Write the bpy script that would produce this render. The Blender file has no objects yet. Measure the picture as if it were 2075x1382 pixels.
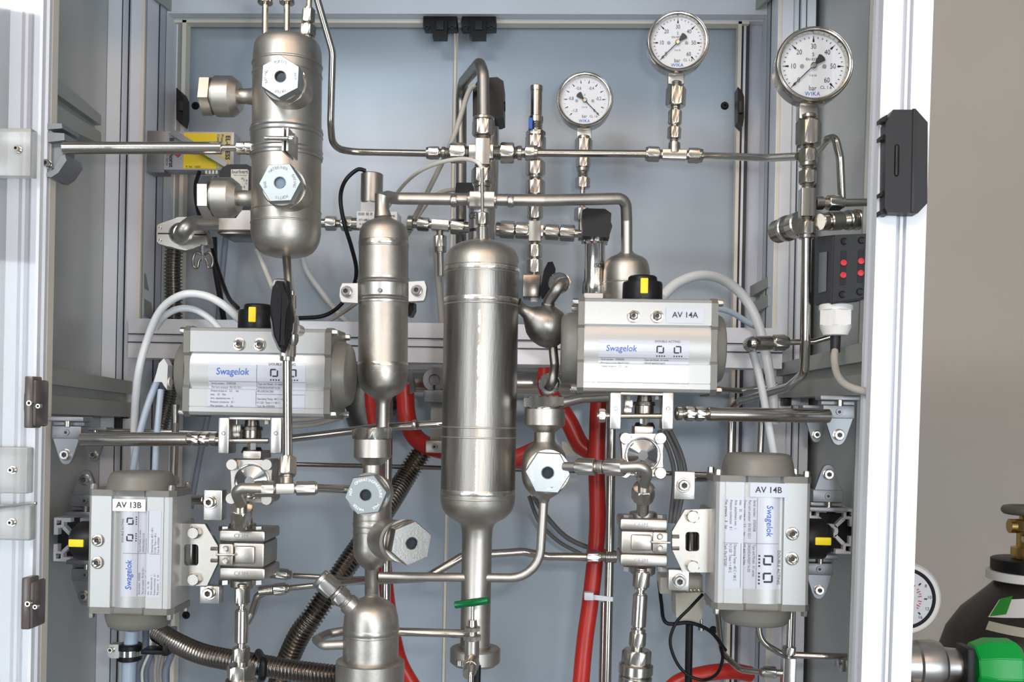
import bpy, bmesh, math, random
from math import sin, cos, pi, radians, hypot, sqrt
from mathutils import Vector as V, Matrix
random.seed(7)
SC = bpy.context.scene
COL = SC.collection
# ------------------------------------------------------------------ camera, world, lights, exposure
F, CX, CY = 2000.0, 1037.5, 840.0          # focal length and optical centre in photograph pixels (2075 x 1382)
CAM = V((0, 0, 1.5))
MC = Matrix.Rotation(radians(2.4), 3, 'Z') @ Matrix.Rotation(pi / 2, 3, 'X') @ Matrix.Rotation(radians(1.1), 3, 'Z')
cd = bpy.data.cameras.new('camera'); cam = bpy.data.objects.new('camera', cd); COL.objects.link(cam)
cd.sensor_fit = 'HORIZONTAL'; cd.sensor_width = 36; cd.lens = 36 * F / 2075
cd.shift_y = (CY - 691) / 2075; cd.clip_start = 0.02
cam.matrix_world = Matrix.Translation(CAM) @ MC.to_4x4()
SC.camera = cam
w = bpy.data.worlds.new('world'); SC.world = w; w.use_nodes = True
w.node_tree.nodes['Background'].inputs[0].default_value = (0.90, 0.95, 1.0, 1)
w.node_tree.nodes['Background'].inputs[1].default_value = 0.12
SC.view_settings.view_transform = 'Standard'; SC.view_settings.look = 'None'
SC.view_settings.gamma = 1; SC.view_settings.use_curve_mapping = False
SC.view_settings.exposure = 0.0


def area(name, loc, aim, sx, sy, power, col):
    l = bpy.data.lights.new(name, 'AREA'); l.shape = 'RECTANGLE'; l.size = sx; l.size_y = sy
    l.energy = power; l.color = col
    o = bpy.data.objects.new(name, l); COL.objects.link(o); o.location = loc
    o.rotation_euler = (V(aim) - V(loc)).to_track_quat('-Z', 'Y').to_euler()
    return o


area('camera_flash', (0.055, 0.01, 1.545), (0.03, 1.1, 1.55), 0.035, 0.025, 1.7, (1, 0.97, 0.95))
area('ceiling_tube_light', (0.1, -0.95, 2.84), (0.1, 0.6, 1.5), 2.4, 0.22, 18, (1.0, 0.60, 0.36))
area('ceiling_tube_light_rear', (-1.05, -1.5, 2.84), (0.1, 0.6, 1.5), 1.3, 0.4, 38, (0.90, 0.96, 1.0))
area('window_daylight', (1.5, -2.4, 1.25), (0.0, 1.0, 1.5), 1.5, 1.6, 54, (0.82, 0.91, 1.0))
area('window_daylight_left', (-1.9, -2.2, 1.25), (0.0, 1.0, 1.5), 1.1, 1.6, 34, (0.86, 0.93, 1.0))


def P(x, y, Y):
    d = MC @ V(((x - CX) / F, -(y - CY) / F, -1))
    return CAM + d * (Y / d.y)


def K(Y):
    return Y / F


# ------------------------------------------------------------------ materials
def nodes(name):
    m = bpy.data.materials.new(name); m.use_nodes = True
    return m, m.node_tree.nodes, m.node_tree.links, m.node_tree.nodes['Principled BSDF']


def mat(name, col, rough=0.5, metal=0.0, bump=0.0, bscale=400, var=0.0, vscale=30, stretch=(1, 1, 1), spec=0.5, rvar=0.0, alpha=None, trans=0, sss=0):
    m, N, L, b = nodes(name)
    b.inputs['Base Color'].default_value = (*col, 1)
    b.inputs['Roughness'].default_value = rough; b.inputs['Metallic'].default_value = metal
    b.inputs['Specular IOR Level'].default_value = spec
    if trans: b.inputs['Transmission Weight'].default_value = trans
    if sss:
        b.inputs['Subsurface Weight'].default_value = sss; b.inputs['Subsurface Radius'].default_value = (.004, .004, .004)
    if bump or var or rvar:
        tc = N.new('ShaderNodeTexCoord'); mp = N.new('ShaderNodeMapping'); mp.inputs['Scale'].default_value = stretch
        L.new(tc.outputs['Object'], mp.inputs['Vector'])
    if var or rvar:
        n = N.new('ShaderNodeTexNoise'); n.inputs['Scale'].default_value = vscale; n.inputs['Detail'].default_value = 5
        n.inputs['Roughness'].default_value = 0.62
        L.new(mp.outputs[0], n.inputs['Vector'])
        if var:
            r = N.new('ShaderNodeValToRGB')
            r.color_ramp.elements[0].position = 0.32; r.color_ramp.elements[1].position = 0.68
            r.color_ramp.elements[0].color = (*[max(0, c * (1 - var)) for c in col], 1)
            r.color_ramp.elements[1].color = (*[min(1, c * (1 + var)) for c in col], 1)
            L.new(n.outputs['Fac'], r.inputs['Fac']); L.new(r.outputs['Color'], b.inputs['Base Color'])
        if rvar:
            mr = N.new('ShaderNodeMapRange'); mr.inputs['To Min'].default_value = rough - rvar; mr.inputs['To Max'].default_value = rough + rvar
            mr.inputs['From Min'].default_value = .3; mr.inputs['From Max'].default_value = .7
            L.new(n.outputs['Fac'], mr.inputs['Value']); L.new(mr.outputs[0], b.inputs['Roughness'])
    if bump:
        n2 = N.new('ShaderNodeTexNoise'); n2.inputs['Scale'].default_value = bscale; n2.inputs['Detail'].default_value = 3
        L.new(mp.outputs[0], n2.inputs['Vector'])
        bp = N.new('ShaderNodeBump'); bp.inputs['Strength'].default_value = bump; bp.inputs['Distance'].default_value = 0.0006
        L.new(n2.outputs['Fac'], bp.inputs['Height']); L.new(bp.outputs[0], b.inputs['Normal'])
    return m


def glass(name, col=(1, 1, 1), rough=0.02, haze=0.0, hazecol=(.85, .9, .95)):
    m, N, L, b = nodes(name)
    out = N['Material Output']
    t = N.new('ShaderNodeBsdfTransparent'); t.inputs[0].default_value = (*col, 1)
    g = N.new('ShaderNodeBsdfGlossy'); g.inputs['Roughness'].default_value = rough
    fr = N.new('ShaderNodeFresnel'); fr.inputs['IOR'].default_value = 1.45
    mx = N.new('ShaderNodeMixShader')
    L.new(fr.outputs[0], mx.inputs[0]); L.new(t.outputs[0], mx.inputs[1]); L.new(g.outputs[0], mx.inputs[2])
    last = mx
    if haze:
        d = N.new('ShaderNodeBsdfDiffuse'); d.inputs[0].default_value = (*hazecol, 1)
        m2 = N.new('ShaderNodeMixShader'); m2.inputs[0].default_value = haze
        L.new(mx.outputs[0], m2.inputs[1]); L.new(d.outputs[0], m2.inputs[2]); last = m2
    L.new(last.outputs[0], out.inputs['Surface'])
    return m


M = {}
M['vessel'] = mat('pickled_steel', (0.49, 0.465, 0.42), 0.44, 1, bump=0.16, bscale=260, var=0.10, vscale=26, rvar=0.07)
M['vessel_dark'] = mat('drawn_steel', (0.31, 0.295, 0.27), 0.42, 1, bump=0.15, bscale=300, var=0.20, vscale=30, stretch=(3.0, 3.0, .3), rvar=0.09)
M['weld'] = mat('weld_bead', (0.62, 0.59, 0.54), 0.32, 1, bump=0.7, bscale=160, var=0.25, vscale=90)
M['tube'] = mat('bright_tube', (0.55, 0.515, 0.46), 0.20, 1, bump=0.03, bscale=500, var=0.05)
M['fit'] = mat('turned_steel', (0.56, 0.53, 0.475), 0.24, 1, bump=0.05, bscale=600, var=0.04)
M['cast'] = mat('cast_steel', (0.48, 0.45, 0.405), 0.38, 1, bump=0.10, bscale=1600, var=0.06)
M['chrome'] = mat('polished_steel', (0.72, 0.71, 0.70), 0.12, 1)
M['brushed'] = mat('brushed_plate', (0.56, 0.545, 0.515), 0.36, 1, bump=0.1, bscale=500, stretch=(.2, 1, 4))
M['hose_metal'] = mat('corrugated_steel', (0.24, 0.215, 0.19), 0.27, 1, var=0.1)
M['zinc'] = mat('zinc_cast', (0.26, 0.268, 0.28), 0.42, 0.6, bump=0.15, bscale=500)
M['alu'] = mat('anodised_aluminium', (0.74, 0.76, 0.80), 0.45, 0.15, bump=0.05, bscale=700, stretch=(8, 8, .3))
M['alu_slot'] = mat('slot_cover', (0.52, 0.55, 0.61), 0.5, 0.25)
M['panel'] = mat('grey_sheet_panel', (0.385, 0.445, 0.50), 0.36, 0.1, bump=0.06, bscale=900, var=0.03, vscale=4)
M['panel_side'] = mat('side_sheet_panel', (0.42, 0.43, 0.41), 0.30, 0.35, bump=0.03, bscale=500, var=0.06, vscale=5)
M['beam'] = mat('grey_rail', (0.36, 0.37, 0.34), 0.45, 0.3)
M['seal'] = mat('cream_seal', (0.74, 0.69, 0.58), 0.5)
M['body'] = mat('silver_actuator_body', (0.41, 0.415, 0.405), 0.36, 0.4, bump=0.08, bscale=900)
M['cap'] = mat('grey_painted_cap', (0.165, 0.162, 0.142), 0.42, 0.05, bump=0.12, bscale=500)
M['black'] = mat('black_plastic', (0.008, 0.008, 0.009), 0.42, 0, spec=.3)
M['blackgloss'] = mat('black_gloss_plastic', (0.015, 0.014, 0.016), 0.16, 0)
M['darkgrey'] = mat('dark_grey_plastic', (0.022, 0.023, 0.026), 0.45, 0, spec=.3)
M['brown'] = mat('smoked_brown_plastic', (0.10, 0.085, 0.08), 0.25, 0)
M['yellow'] = mat('yellow_marker', (0.80, 0.63, 0.01), 0.5)
M['red'] = mat('red_rubber', (0.46, 0.022, 0.014), 0.36, 0, bump=0.05, bscale=300)
M['redled'] = mat('red_slider', (0.55, 0.02, 0.03), 0.4)
M['white'] = mat('white_plastic', (0.78, 0.77, 0.74), 0.45)
M['pneu'] = mat('milky_tubing', (0.66, 0.69, 0.70), 0.35, 0, sss=0.3)
M['pneublue'] = mat('bluish_tubing', (0.46, 0.55, 0.66), 0.35, 0, sss=0.3)
M['cable'] = mat('grey_cable', (0.46, 0.43, 0.38), 0.55)
M['cablegrey'] = mat('dark_grey_cable', (0.13, 0.13, 0.13), 0.5)
M['cableblue'] = mat('slate_cable', (0.19, 0.22, 0.28), 0.5)
M['cablewhite'] = mat('white_cable', (0.70, 0.68, 0.60), 0.45)
M['beige'] = mat('beige_plastic', (0.52, 0.49, 0.40), 0.5)
M['paper'] = mat('label_film', (0.46, 0.48, 0.525), 0.35, 0.15)
M['paperwhite'] = mat('white_label', (0.84, 0.84, 0.83), 0.5)
M['dial'] = mat('white_dial', (0.70, 0.73, 0.76), 0.5)
M['ink'] = mat('black_ink', (0.02, 0.02, 0.025), 0.6)
M['inkgrey'] = mat('grey_ink', (0.12, 0.12, 0.13), 0.6)
M['inkblue'] = mat('blue_ink', (0.03, 0.12, 0.48), 0.55)
M['inkred'] = mat('red_ink', (0.5, 0.03, 0.05), 0.55)
M['engrave'] = mat('engraved_grey', (0.30, 0.31, 0.32), 0.5, 0.4)
M['green'] = mat('green_anodised', (0.0, 0.13, 0.035), 0.28, 0.2)
M['greenknob'] = mat('green_plastic', (0.0, 0.42, 0.06), 0.35)
M['greensticker'] = mat('green_sticker', (0.02, 0.30, 0.03), 0.5)
M['brass'] = mat('brass', (0.55, 0.36, 0.12), 0.32, 1, bump=0.15, bscale=200)
M['cyl'] = mat('black_cylinder_paint', (0.022, 0.018, 0.016), 0.32, 0, var=0.4, vscale=6)
M['wall'] = mat('beige_plaster', (0.70, 0.645, 0.57), 0.9, 0, bump=0.25, bscale=160, var=0.03, vscale=3)
M['floor'] = mat('grey_floor', (0.25, 0.25, 0.25), 0.6, var=0.1, vscale=3)
M['ceiling'] = mat('white_ceiling', (0.75, 0.74, 0.71), 0.9)
M['weldbright'] = mat('bright_weld', (0.80, 0.77, 0.72), 0.5, 1, bump=0.4, bscale=300)
M['oldsteel'] = mat('dull_dark_steel', (0.17, 0.16, 0.15), 0.40, 1, bump=0.1, bscale=200, var=0.15)
M['fringe'] = mat('purple_grey_gasket', (0.30, 0.27, 0.31), 0.5)
M['sawn'] = mat('sawn_aluminium', (0.82, 0.83, 0.87), 0.5, 0.2)
M['gap'] = mat('dark_gasket_and_shade', (0.045, 0.042, 0.05), 0.6)  # dark gasket colour, also the painted shade inside sockets, ports and joints
M['lens'] = mat('dark_sight_lens', (0.035, 0.045, 0.055), 0.06, 0, spec=0.8)
M['lensblue'] = mat('bluish_sight_lens', (0.22, 0.30, 0.38), 0.06, 0, spec=0.8)
M['sightface'] = mat('sight_face', (0.38, 0.42, 0.435), 0.38, 0.8, bump=0.04, bscale=500)
M['glass'] = glass('gauge_glass')
M['acryl'] = glass('clear_acrylic', (0.97, 0.98, 0.99), 0.03, 0.13)
M['acryledge'] = glass('acrylic_edge', (0.95, 0.97, 1), 0.05, 0.7, (.9, .93, .95))
M['frost'] = glass('frosted_acrylic', (0.95, 0.95, 0.95), 0.2, 0.36, (.62, .64, .62))

# ------------------------------------------------------------------ mesh helpers
BASE = {}


def finish(bm, name, m, base, ang=32):
    bmesh.ops.remove_doubles(bm, verts=bm.verts, dist=1e-6)
    bmesh.ops.recalc_face_normals(bm, faces=bm.faces)
    for f in bm.faces: f.smooth = True
    a = radians(ang)
    for e in bm.edges:
        if len(e.link_faces) == 2 and e.calc_face_angle(0) > a: e.smooth = False
    bmesh.ops.translate(bm, verts=bm.verts, vec=-base)
    me = bpy.data.meshes.new(name); bm.to_mesh(me); bm.free()
    me.materials.append(M[m] if isinstance(m, str) else m)
    o = bpy.data.objects.new(name, me); COL.objects.link(o)
    return o


def tagit(o, label, cat, group=None, kind=None):
    if label: o['label'] = label
    if cat: o['category'] = cat
    if group: o['group'] = group
    if kind: o['kind'] = kind
    return o


def thing(name, label, cat, loc, group=None):
    o = bpy.data.objects.new(name, None); COL.objects.link(o); o.empty_display_size = .01
    o.location = loc; BASE[o] = V(loc)
    return tagit(o, label, cat, group)


def part(par, name, bm, m, ang=32, label=None):
    o = finish(bm, name, m, BASE[par], ang); o.parent = par; BASE[o] = BASE[par]
    if label: o['label'] = label
    return o


def solo(name, bm, m, label, cat, group=None, kind=None, ang=32):
    zs = min(v.co.z for v in bm.verts); xs = sum(v.co.x for v in bm.verts) / len(bm.verts); ys = sum(v.co.y for v in bm.verts) / len(bm.verts)
    b = V((xs, ys, zs)); o = finish(bm, name, m, b, ang); o.location = b; BASE[o] = b
    return tagit(o, label, cat, group, kind)


def NB():
    return bmesh.new()


XA, YA, ZA = V((1, 0, 0)), V((0, 1, 0)), V((0, 0, 1))
TOV = V((0, -1, 0))


def fr(a, ref=None):
    a = a.normalized(); r = ref or TOV
    if abs(a.dot(r)) > .97: r = ZA
    u = (r - a * r.dot(a)).normalized()
    return u, a.cross(u)


def rev(bm, A, a, prof, n=28, ph=0, ref=None, cap=True):
    """surface of revolution: prof = (distance along the axis, radius[, 'h' for a hexagonal ring])"""
    a = a.normalized(); u, w_ = fr(a, ref); rings = []
    for q in prof:
        t, r = q[0], q[1]; c = A + a * t
        if r < 1e-7: rings.append([bm.verts.new(c)]); continue
        ring = []
        for k in range(n):
            th = 2 * pi * k / n; rr = r
            if len(q) > 2:
                x = (th % (pi / 3)) - pi / 6; rr = r * cos(pi / 6) / cos(x)
            ring.append(bm.verts.new(c + (u * cos(th + ph) + w_ * sin(th + ph)) * rr))
        rings.append(ring)
    for A_, B_ in zip(rings, rings[1:]):
        for k in range(n):
            k2 = (k + 1) % n
            if len(A_) == 1 and len(B_) == 1: continue
            if len(A_) == 1: bm.faces.new((A_[0], B_[k], B_[k2]))
            elif len(B_) == 1: bm.faces.new((A_[k], A_[k2], B_[0]))
            else: bm.faces.new((A_[k], A_[k2], B_[k2], B_[k]))
    if cap:
        for R in (rings[0], rings[-1]):
            if len(R) > 2: bm.faces.new(R)
    return bm


def fillet(pts, R, n=7):
    if R <= 0: return list(pts)
    out = [pts[0]]
    for i in range(1, len(pts) - 1):
        p = pts[i]; a = pts[i - 1] - p; b = pts[i + 1] - p
        la, lb = a.length, b.length
        ang = a.angle(b)
        if ang > radians(176): out.append(p); continue
        t = min(R / math.tan(ang / 2), la * (.48 if i > 1 else .95), lb * (.48 if i < len(pts) - 2 else .95))
        p0, p2 = p + a / la * t, p + b / lb * t
        for k in range(n + 1):
            s = k / n; wm = sin(ang / 2)
            w0, w1, w2 = (1 - s) ** 2, 2 * s * (1 - s) * wm, s * s
            out.append((p0 * w0 + p * w1 + p2 * w2) / (w0 + w1 + w2))
    out.append(pts[-1])
    return out


def smooth(pts, n=8):
    q = [pts[0] * 2 - pts[1]] + list(pts) + [pts[-1] * 2 - pts[-2]]; out = []
    for i in range(1, len(q) - 2):
        a, b, c, d = q[i - 1:i + 3]
        for k in range(n):
            t = k / n
            out.append(.5 * ((2 * b) + (c - a) * t + (2 * a - 5 * b + 4 * c - d) * t * t + (3 * b - a - 3 * c + d) * t ** 3))
    out.append(pts[-1])
    return out


def sweep(bm, pts, rad, n=14):
    """round tube through points; rad is a number or one radius for each point"""
    N_ = len(pts); T = []
    for i in range(N_):
        T.append((pts[min(i + 1, N_ - 1)] - pts[max(i - 1, 0)]).normalized())
    u, _ = fr(T[0]); rings = []
    for i in range(N_):
        u = (u - T[i] * u.dot(T[i])).normalized(); w_ = T[i].cross(u)
        r = rad[i] if isinstance(rad, (list, tuple)) else rad
        rings.append([bm.verts.new(pts[i] + (u * cos(2 * pi * k / n) + w_ * sin(2 * pi * k / n)) * r) for k in range(n)])
    for A_, B_ in zip(rings, rings[1:]):
        for k in range(n): bm.faces.new((A_[k], A_[(k + 1) % n], B_[(k + 1) % n], B_[k]))
    bm.faces.new(rings[0]); bm.faces.new(rings[-1])
    return bm


def prism(bm, poly, O, U, W, D):
    a = [bm.verts.new(O + U * x + W * y) for x, y in poly]
    b = [bm.verts.new(v.co + D) for v in a]
    bm.faces.new(a); bm.faces.new(list(reversed(b)))
    for i in range(len(a)):
        j = (i + 1) % len(a); bm.faces.new((a[i], b[i], b[j], a[j]))
    return bm


def rbox(bm, c, sx, sy, sz, bev=0.0, R=None, seg=2):
    t = bmesh.new(); bmesh.ops.create_cube(t, size=1)
    bmesh.ops.scale(t, verts=t.verts, vec=(sx, sy, sz))
    if bev: bmesh.ops.bevel(t, geom=list(t.edges), offset=bev, segments=seg, affect='EDGES', profile=.5)
    if R is not None: bmesh.ops.rotate(t, verts=t.verts, matrix=R)
    bmesh.ops.translate(t, verts=t.verts, vec=c)
    me = bpy.data.meshes.new('tmp'); t.to_mesh(me); t.free(); bm.from_mesh(me); bpy.data.meshes.remove(me)
    return bm


def pbox(bm, x0, y0, x1, y1, Y, depth, bev=1.5, back=False):
    """box whose front face covers a pixel rectangle at depth Y; depth in metres goes away from the viewer"""
    k = K(Y); c = P((x0 + x1) / 2, (y0 + y1) / 2, Y) + YA * depth / 2
    return rbox(bm, c, abs(x1 - x0) * k, depth, abs(y1 - y0) * k, bev * k)


def rrect(x0, y0, x1, y1, r, n=4):
    pts = []
    for cx, cy, a0 in ((x1 - r, y1 - r, 0), (x0 + r, y1 - r, 90), (x0 + r, y0 + r, 180), (x1 - r, y0 + r, 270)):
        for k in range(n + 1):
            a = radians(a0 + 90 * k / n); pts.append((cx + r * cos(a), cy + r * sin(a)))
    return pts


def pplate(bm, pts, Y, depth):
    """plate with a pixel outline at depth Y"""
    vs = [P(x, y, Y) for x, y in pts]
    a = [bm.verts.new(v) for v in vs]; b = [bm.verts.new(v + YA * depth) for v in vs]
    bm.faces.new(a); bm.faces.new(list(reversed(b)))
    for i in range(len(a)):
        j = (i + 1) % len(a); bm.faces.new((a[i], b[i], b[j], a[j]))
    return bm


def beam8(bm, q0, q1):
    """hull between two quads"""
    a = [bm.verts.new(v) for v in q0]; b = [bm.verts.new(v) for v in q1]
    bm.faces.new(a); bm.faces.new(list(reversed(b)))
    for i in range(4):
        j = (i + 1) % 4; bm.faces.new((a[i], b[i], b[j], a[j]))
    return bm


TXT = {}


def text_mesh(s, size, align='CENTER', shear=0.0, space=1.0, bold=0.0):
    key = (s, align, shear, space, bold)
    if key not in TXT:
        cu = bpy.data.curves.new('txt', 'FONT'); cu.body = s; cu.size = 1; cu.align_x = align; cu.align_y = 'CENTER'
        cu.shear = shear; cu.space_character = space; cu.resolution_u = 3; cu.offset = bold
        o = bpy.data.objects.new('txt', cu); me = bpy.data.meshes.new_from_object(o)
        TXT[key] = ([v.co.copy() for v in me.vertices], [list(p.vertices) for p in me.polygons])
        bpy.data.objects.remove(o); bpy.data.curves.remove(cu); bpy.data.meshes.remove(me)
    vs, fs = TXT[key]
    return [(v.x * size, v.y * size) for v in vs], fs


def text(bm, s, size, fn, align='CENTER', shear=0.0, space=1.0, bold=0.0, sx=1.0):
    """lettering laid on a surface: fn(x, y) gives the point in space"""
    vs, fs = text_mesh(s, size, align, shear, space, bold)
    q = [bm.verts.new(fn(x * sx, y)) for x, y in vs]
    for f in fs:
        try: bm.faces.new([q[i] for i in f])
        except ValueError: pass
    return bm


def flat(O, U, W, rot=0):
    c, s = cos(rot), sin(rot)
    return lambda x, y: O + U * (x * c - y * s) + W * (x * s + y * c)


# ------------------------------------------------------------------ hardware builders
def nutrev(bm, A, a, t0, t1, d, edge=False, n=48):
    """hexagonal nut between t0 and t1 of width d"""
    R = d / 2 if not edge else d / sqrt(3); ch = min((t1 - t0) * .12, d * .06)
    rev(bm, A, a, [(t0, R * .86), (t0 + ch * .2, R * .885), (t0 + ch, R, 'h'), (t1 - ch, R, 'h'), (t1 - ch * .2, R * .885), (t1, R * .86)], n, 0 if edge else pi / 6)
    return bm


def run(name, label, cat, A, B, segs, m='fit', group=None, par=None):
    """a fitting along a line: segs = (kind, from px, to px, width px[, part name[, material]])"""
    a, b = P(*A), P(*B); L = hypot(A[0] - B[0], A[1] - B[1]); k = (b - a).length / L; ax = (b - a).normalized()
    t = par or thing(name, label, cat, a, group)
    for s in segs:
        kd, t0, t1, d = s[0], s[1] * k, s[2] * k, s[3] * k; bm = NB()
        nm = {'h': 'hex_nut', 'H': 'hex_nut', 'c': 'collar', 't': 'threaded_neck', 'x': 'tube_end', 's': 'square_body'}[kd]
        if len(s) > 4 and s[4]: nm = s[4]
        mm = s[5] if len(s) > 5 else m
        if kd in 'hH': nutrev(bm, a, ax, t0, t1, d, kd == 'H')
        elif kd == 't':
            n_ = max(2, int(abs(s[2] - s[1]) / 3)); pr = []
            for i in range(n_):
                q = t0 + (t1 - t0) * i / n_; dq = (t1 - t0) / n_
                pr += [(q, d / 2 * .93), (q + dq * .5, d / 2)]
            pr.append((t1, d / 2 * .93)); rev(bm, a, ax, pr, 20)
        elif kd == 's':
            u, w_ = fr(ax); prism(bm, rrect(-d / 2, -d / 2, d / 2, d / 2, d * .08, 2), a + ax * t0, u, w_, ax * (t1 - t0))
        else:
            c = min(abs(t1 - t0) * .15, d * .05); rev(bm, a, ax, [(t0, d / 2 - c), (t0 + c, d / 2), (t1 - c, d / 2), (t1, d / 2 - c)], 24)
        part(t, nm, bm, mm)
    return t


def pipe(label, pts, rpx, m='tube', bend=0, name='steel_tube', cat='tube', group=None, cat_smooth=False, n=14, kind=None):
    ps = [P(*p) for p in pts]; Ym = sum(p[2] for p in pts) / len(pts); k = K(Ym)
    if cat_smooth: ps = smooth(ps)
    elif bend: ps = fillet(ps, bend * k)
    return solo(name, sweep(NB(), ps, rpx * k, n), m, label, cat, group, kind)


def cable(label, pts, rpx, m='black', name='cable', cat='cable', group=None):
    return pipe(label, pts, rpx, m, 0, name, cat, group, True, 24 if rpx > 9 else 12)


def bellows(label, pts, rpx, pitch=7.0, m='hose_metal', group=None):
    ps = [P(*p) for p in pts]; Ym = sum(p[2] for p in pts) / len(pts); k = K(Ym)
    ps = smooth(ps, 24); L = [0]
    for i in range(1, len(ps)): L.append(L[-1] + (ps[i] - ps[i - 1]).length)
    st = pitch * k / 6; out = []; rad = []; j = 0; n = int(L[-1] / st)
    for i in range(n + 1):
        s = min(i * st, L[-1] - 1e-7)
        while L[j + 1] < s: j += 1
        f = (s - L[j]) / max(L[j + 1] - L[j], 1e-9)
        out.append(ps[j].lerp(ps[j + 1], f)); c = cos(2 * pi * i / 6)
        rad.append(rpx * k * (0.885 + 0.115 * max(-1, min(1, c * 1.5))))
    return solo('corrugated_hose', sweep(NB(), out, rad, 20), m, label, 'metal hose', group, None, 50)


def sockbolt(par, p, d, r, h, m='fit', washer=1.45, name='socket_bolt'):
    """socket head bolt seen from its head; d points away from the surface"""
    if washer:
        bm = NB(); rev(bm, p, d, [(0, r * washer), (h * .18, r * washer), (h * .22, r * washer * .95), (h * .22, r * .5)], 24)
        part(par, 'washer', bm, m)
        p = p + d * h * .2
    bm = NB()
    rev(bm, p, d, [(0, r), (h * .85, r), (h, r * .9), (h, r * .58, 'h'), (h * .35, r * .52, 'h'), (h * .35, 0)], 24)
    o = part(par, name, bm, m)
    bm = NB(); rev(bm, p, d, [(h * .36, r * .50, 'h'), (h * .40, r * .50, 'h'), (h * .40, 0)], 24); part(par, 'socket_shade', bm, 'gap')  # dark disc paints the shade at the bottom of the socket
    return o


def hexhead(par, p, d, r, h, ph=0.3, m='fit', name='hex_bolt', washer=0):
    bm = NB()
    if washer: rev(bm, p, d, [(0, r * washer), (h * .2, r * washer)], 20)
    rev(bm, p, d, [(0, r, 'h'), (h * .8, r, 'h'), (h, r * .84), (h, 0)], 24, ph)
    return part(par, name, bm, m)
# ------------------------------------------------------------------ the room
def struct(name, bm, m):
    o = solo(name, bm, m, None, None, None, 'structure'); return o


struct('floor', rbox(NB(), V((0, 0.4, -0.05)), 7, 6.6, .1), 'floor')
struct('wall_back', rbox(NB(), V((0, 2.75, 1.45)), 7, .1, 2.9), 'wall')
struct('ceiling', rbox(NB(), V((0, 0.4, 2.95)), 7, 6.6, .1), 'ceiling')

# ------------------------------------------------------------------ the cabinet: aluminium frame, sheet panels, rails
YB = 1.08                                   # front of the rear posts
cab = thing('equipment_cabinet', 'tall open cabinet of slotted aluminium profiles with grey sheet panels around the piping', 'cabinet', V((0, 1.0, 0.0)))
ZT, ZB = 2.05, 0.0


def slotpoly(a, b, s, q, faces='FRBL'):
    pts = []
    def side(f, p0, d, nrm, half):
        pts.append(p0)
        if f in faces:
            m = p0 + d * half
            pts.extend([m - d * s, m - d * s + nrm * q, m + d * s + nrm * q, m + d * s])
    side('F', V((-a, -b)), V((1, 0)), V((0, 1)), a)
    side('R', V((a, -b)), V((0, 1)), V((-1, 0)), b)
    side('B', V((a, b)), V((-1, 0)), V((0, -1)), a)
    side('L', V((-a, b)), V((0, -1)), V((1, 0)), b)
    return [(p.x, p.y) for p in pts]


def vpost(x0, x1, y, Y, depth, q=.004, s=.0045, par=None, name='post', faces='FRBL', z0=ZB, z1=ZT, lean=None):
    A, B = P(x0, y, Y), P(x1, y, Y); w_ = (B - A).length
    c = V(((A.x + B.x) / 2, Y + depth / 2, z0))
    D = V((0, 0, z1 - z0))
    if lean: D = lean * (z1 - z0); c = V(((A.x + B.x) / 2, Y + depth / 2, A.z)) + lean * (z0 - A.z)
    bm = prism(NB(), slotpoly(w_ / 2, depth / 2, s, q, faces), c, XA, YA, D)
    return part(par or cab, name, bm, 'alu'), c, w_, D


def vstrip(x0, x1, y, Y, depth, m, name, par=None, z0=ZB, z1=ZT):
    A, B = P(x0, y, Y), P(x1, y, Y)
    return part(par or cab, name, rbox(NB(), V(((A.x + B.x) / 2, Y + depth / 2, (z0 + z1) / 2)), B.x - A.x, depth, z1 - z0), m)


# rear posts
vpost(211, 290, 440, YB, .085)
vpost(1569, 1648, 440, YB, .085)
# slot covers in the rear posts
vstrip(241, 253, 440, YB + .0015, .003, 'alu_slot', 'slot_cover')
vstrip(1614, 1626, 440, YB + .0015, .003, 'alu_slot', 'slot_cover')
YP = 1.17
lx = P(352, 440, YP).x; rx = P(1507, 440, YP).x
# top rail across the back and the roof
YT = 1.138
zt = P(900, 28, YT).z
part(cab, 'top_rail', prism(NB(), slotpoly(.0225, .016, .003, .003), V((P(290, 440, YB).x, YT + .016, zt + .0225)), ZA, YA, XA * (P(1569, 440, YB).x - P(290, 440, YB).x)), 'alu')
part(cab, 'roof_panel', rbox(NB(), V((0.07, .96, ZT + .01)), 1.16, .44, .006), 'panel')
for x0, x1, m_ in ((239.5, 241, 'darkgrey'), (253, 254.5, 'darkgrey'), (280, 286, 'seal'), (287, 289.5, 'beam'), (1571, 1577, 'seal'), (1612, 1613.5, 'darkgrey'), (1626, 1627.5, 'darkgrey'), (1646, 1648, 'darkgrey'), (208, 210.5, 'darkgrey')):
    vstrip(x0, x1, 440, YB - .0008, .002, m_, 'edge_line')
for X0, sg in ((P(290, 440, YB).x, 1), (P(1569, 440, YB).x, -1)):
    for y0, y1, m_ in ((1.113, 1.1145, 'darkgrey'), (1.1145, 1.131, 'alu_slot'), (1.131, 1.1325, 'darkgrey')):
        part(cab, 'slot_line', rbox(NB(), V((X0 + sg * .0003, (y0 + y1) / 2, ZT / 2)), .001, y1 - y0, ZT), m_)  # thin dark lines paint the shading of the slot edges
part(cab, 'frame_filler', rbox(NB(), V(((rx + P(1569, 440, YB).x) / 2 + .001, YP + .004, ZT / 2)), P(1569, 440, YB).x - rx + .004, .006, ZT), 'alu_slot')
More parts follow.
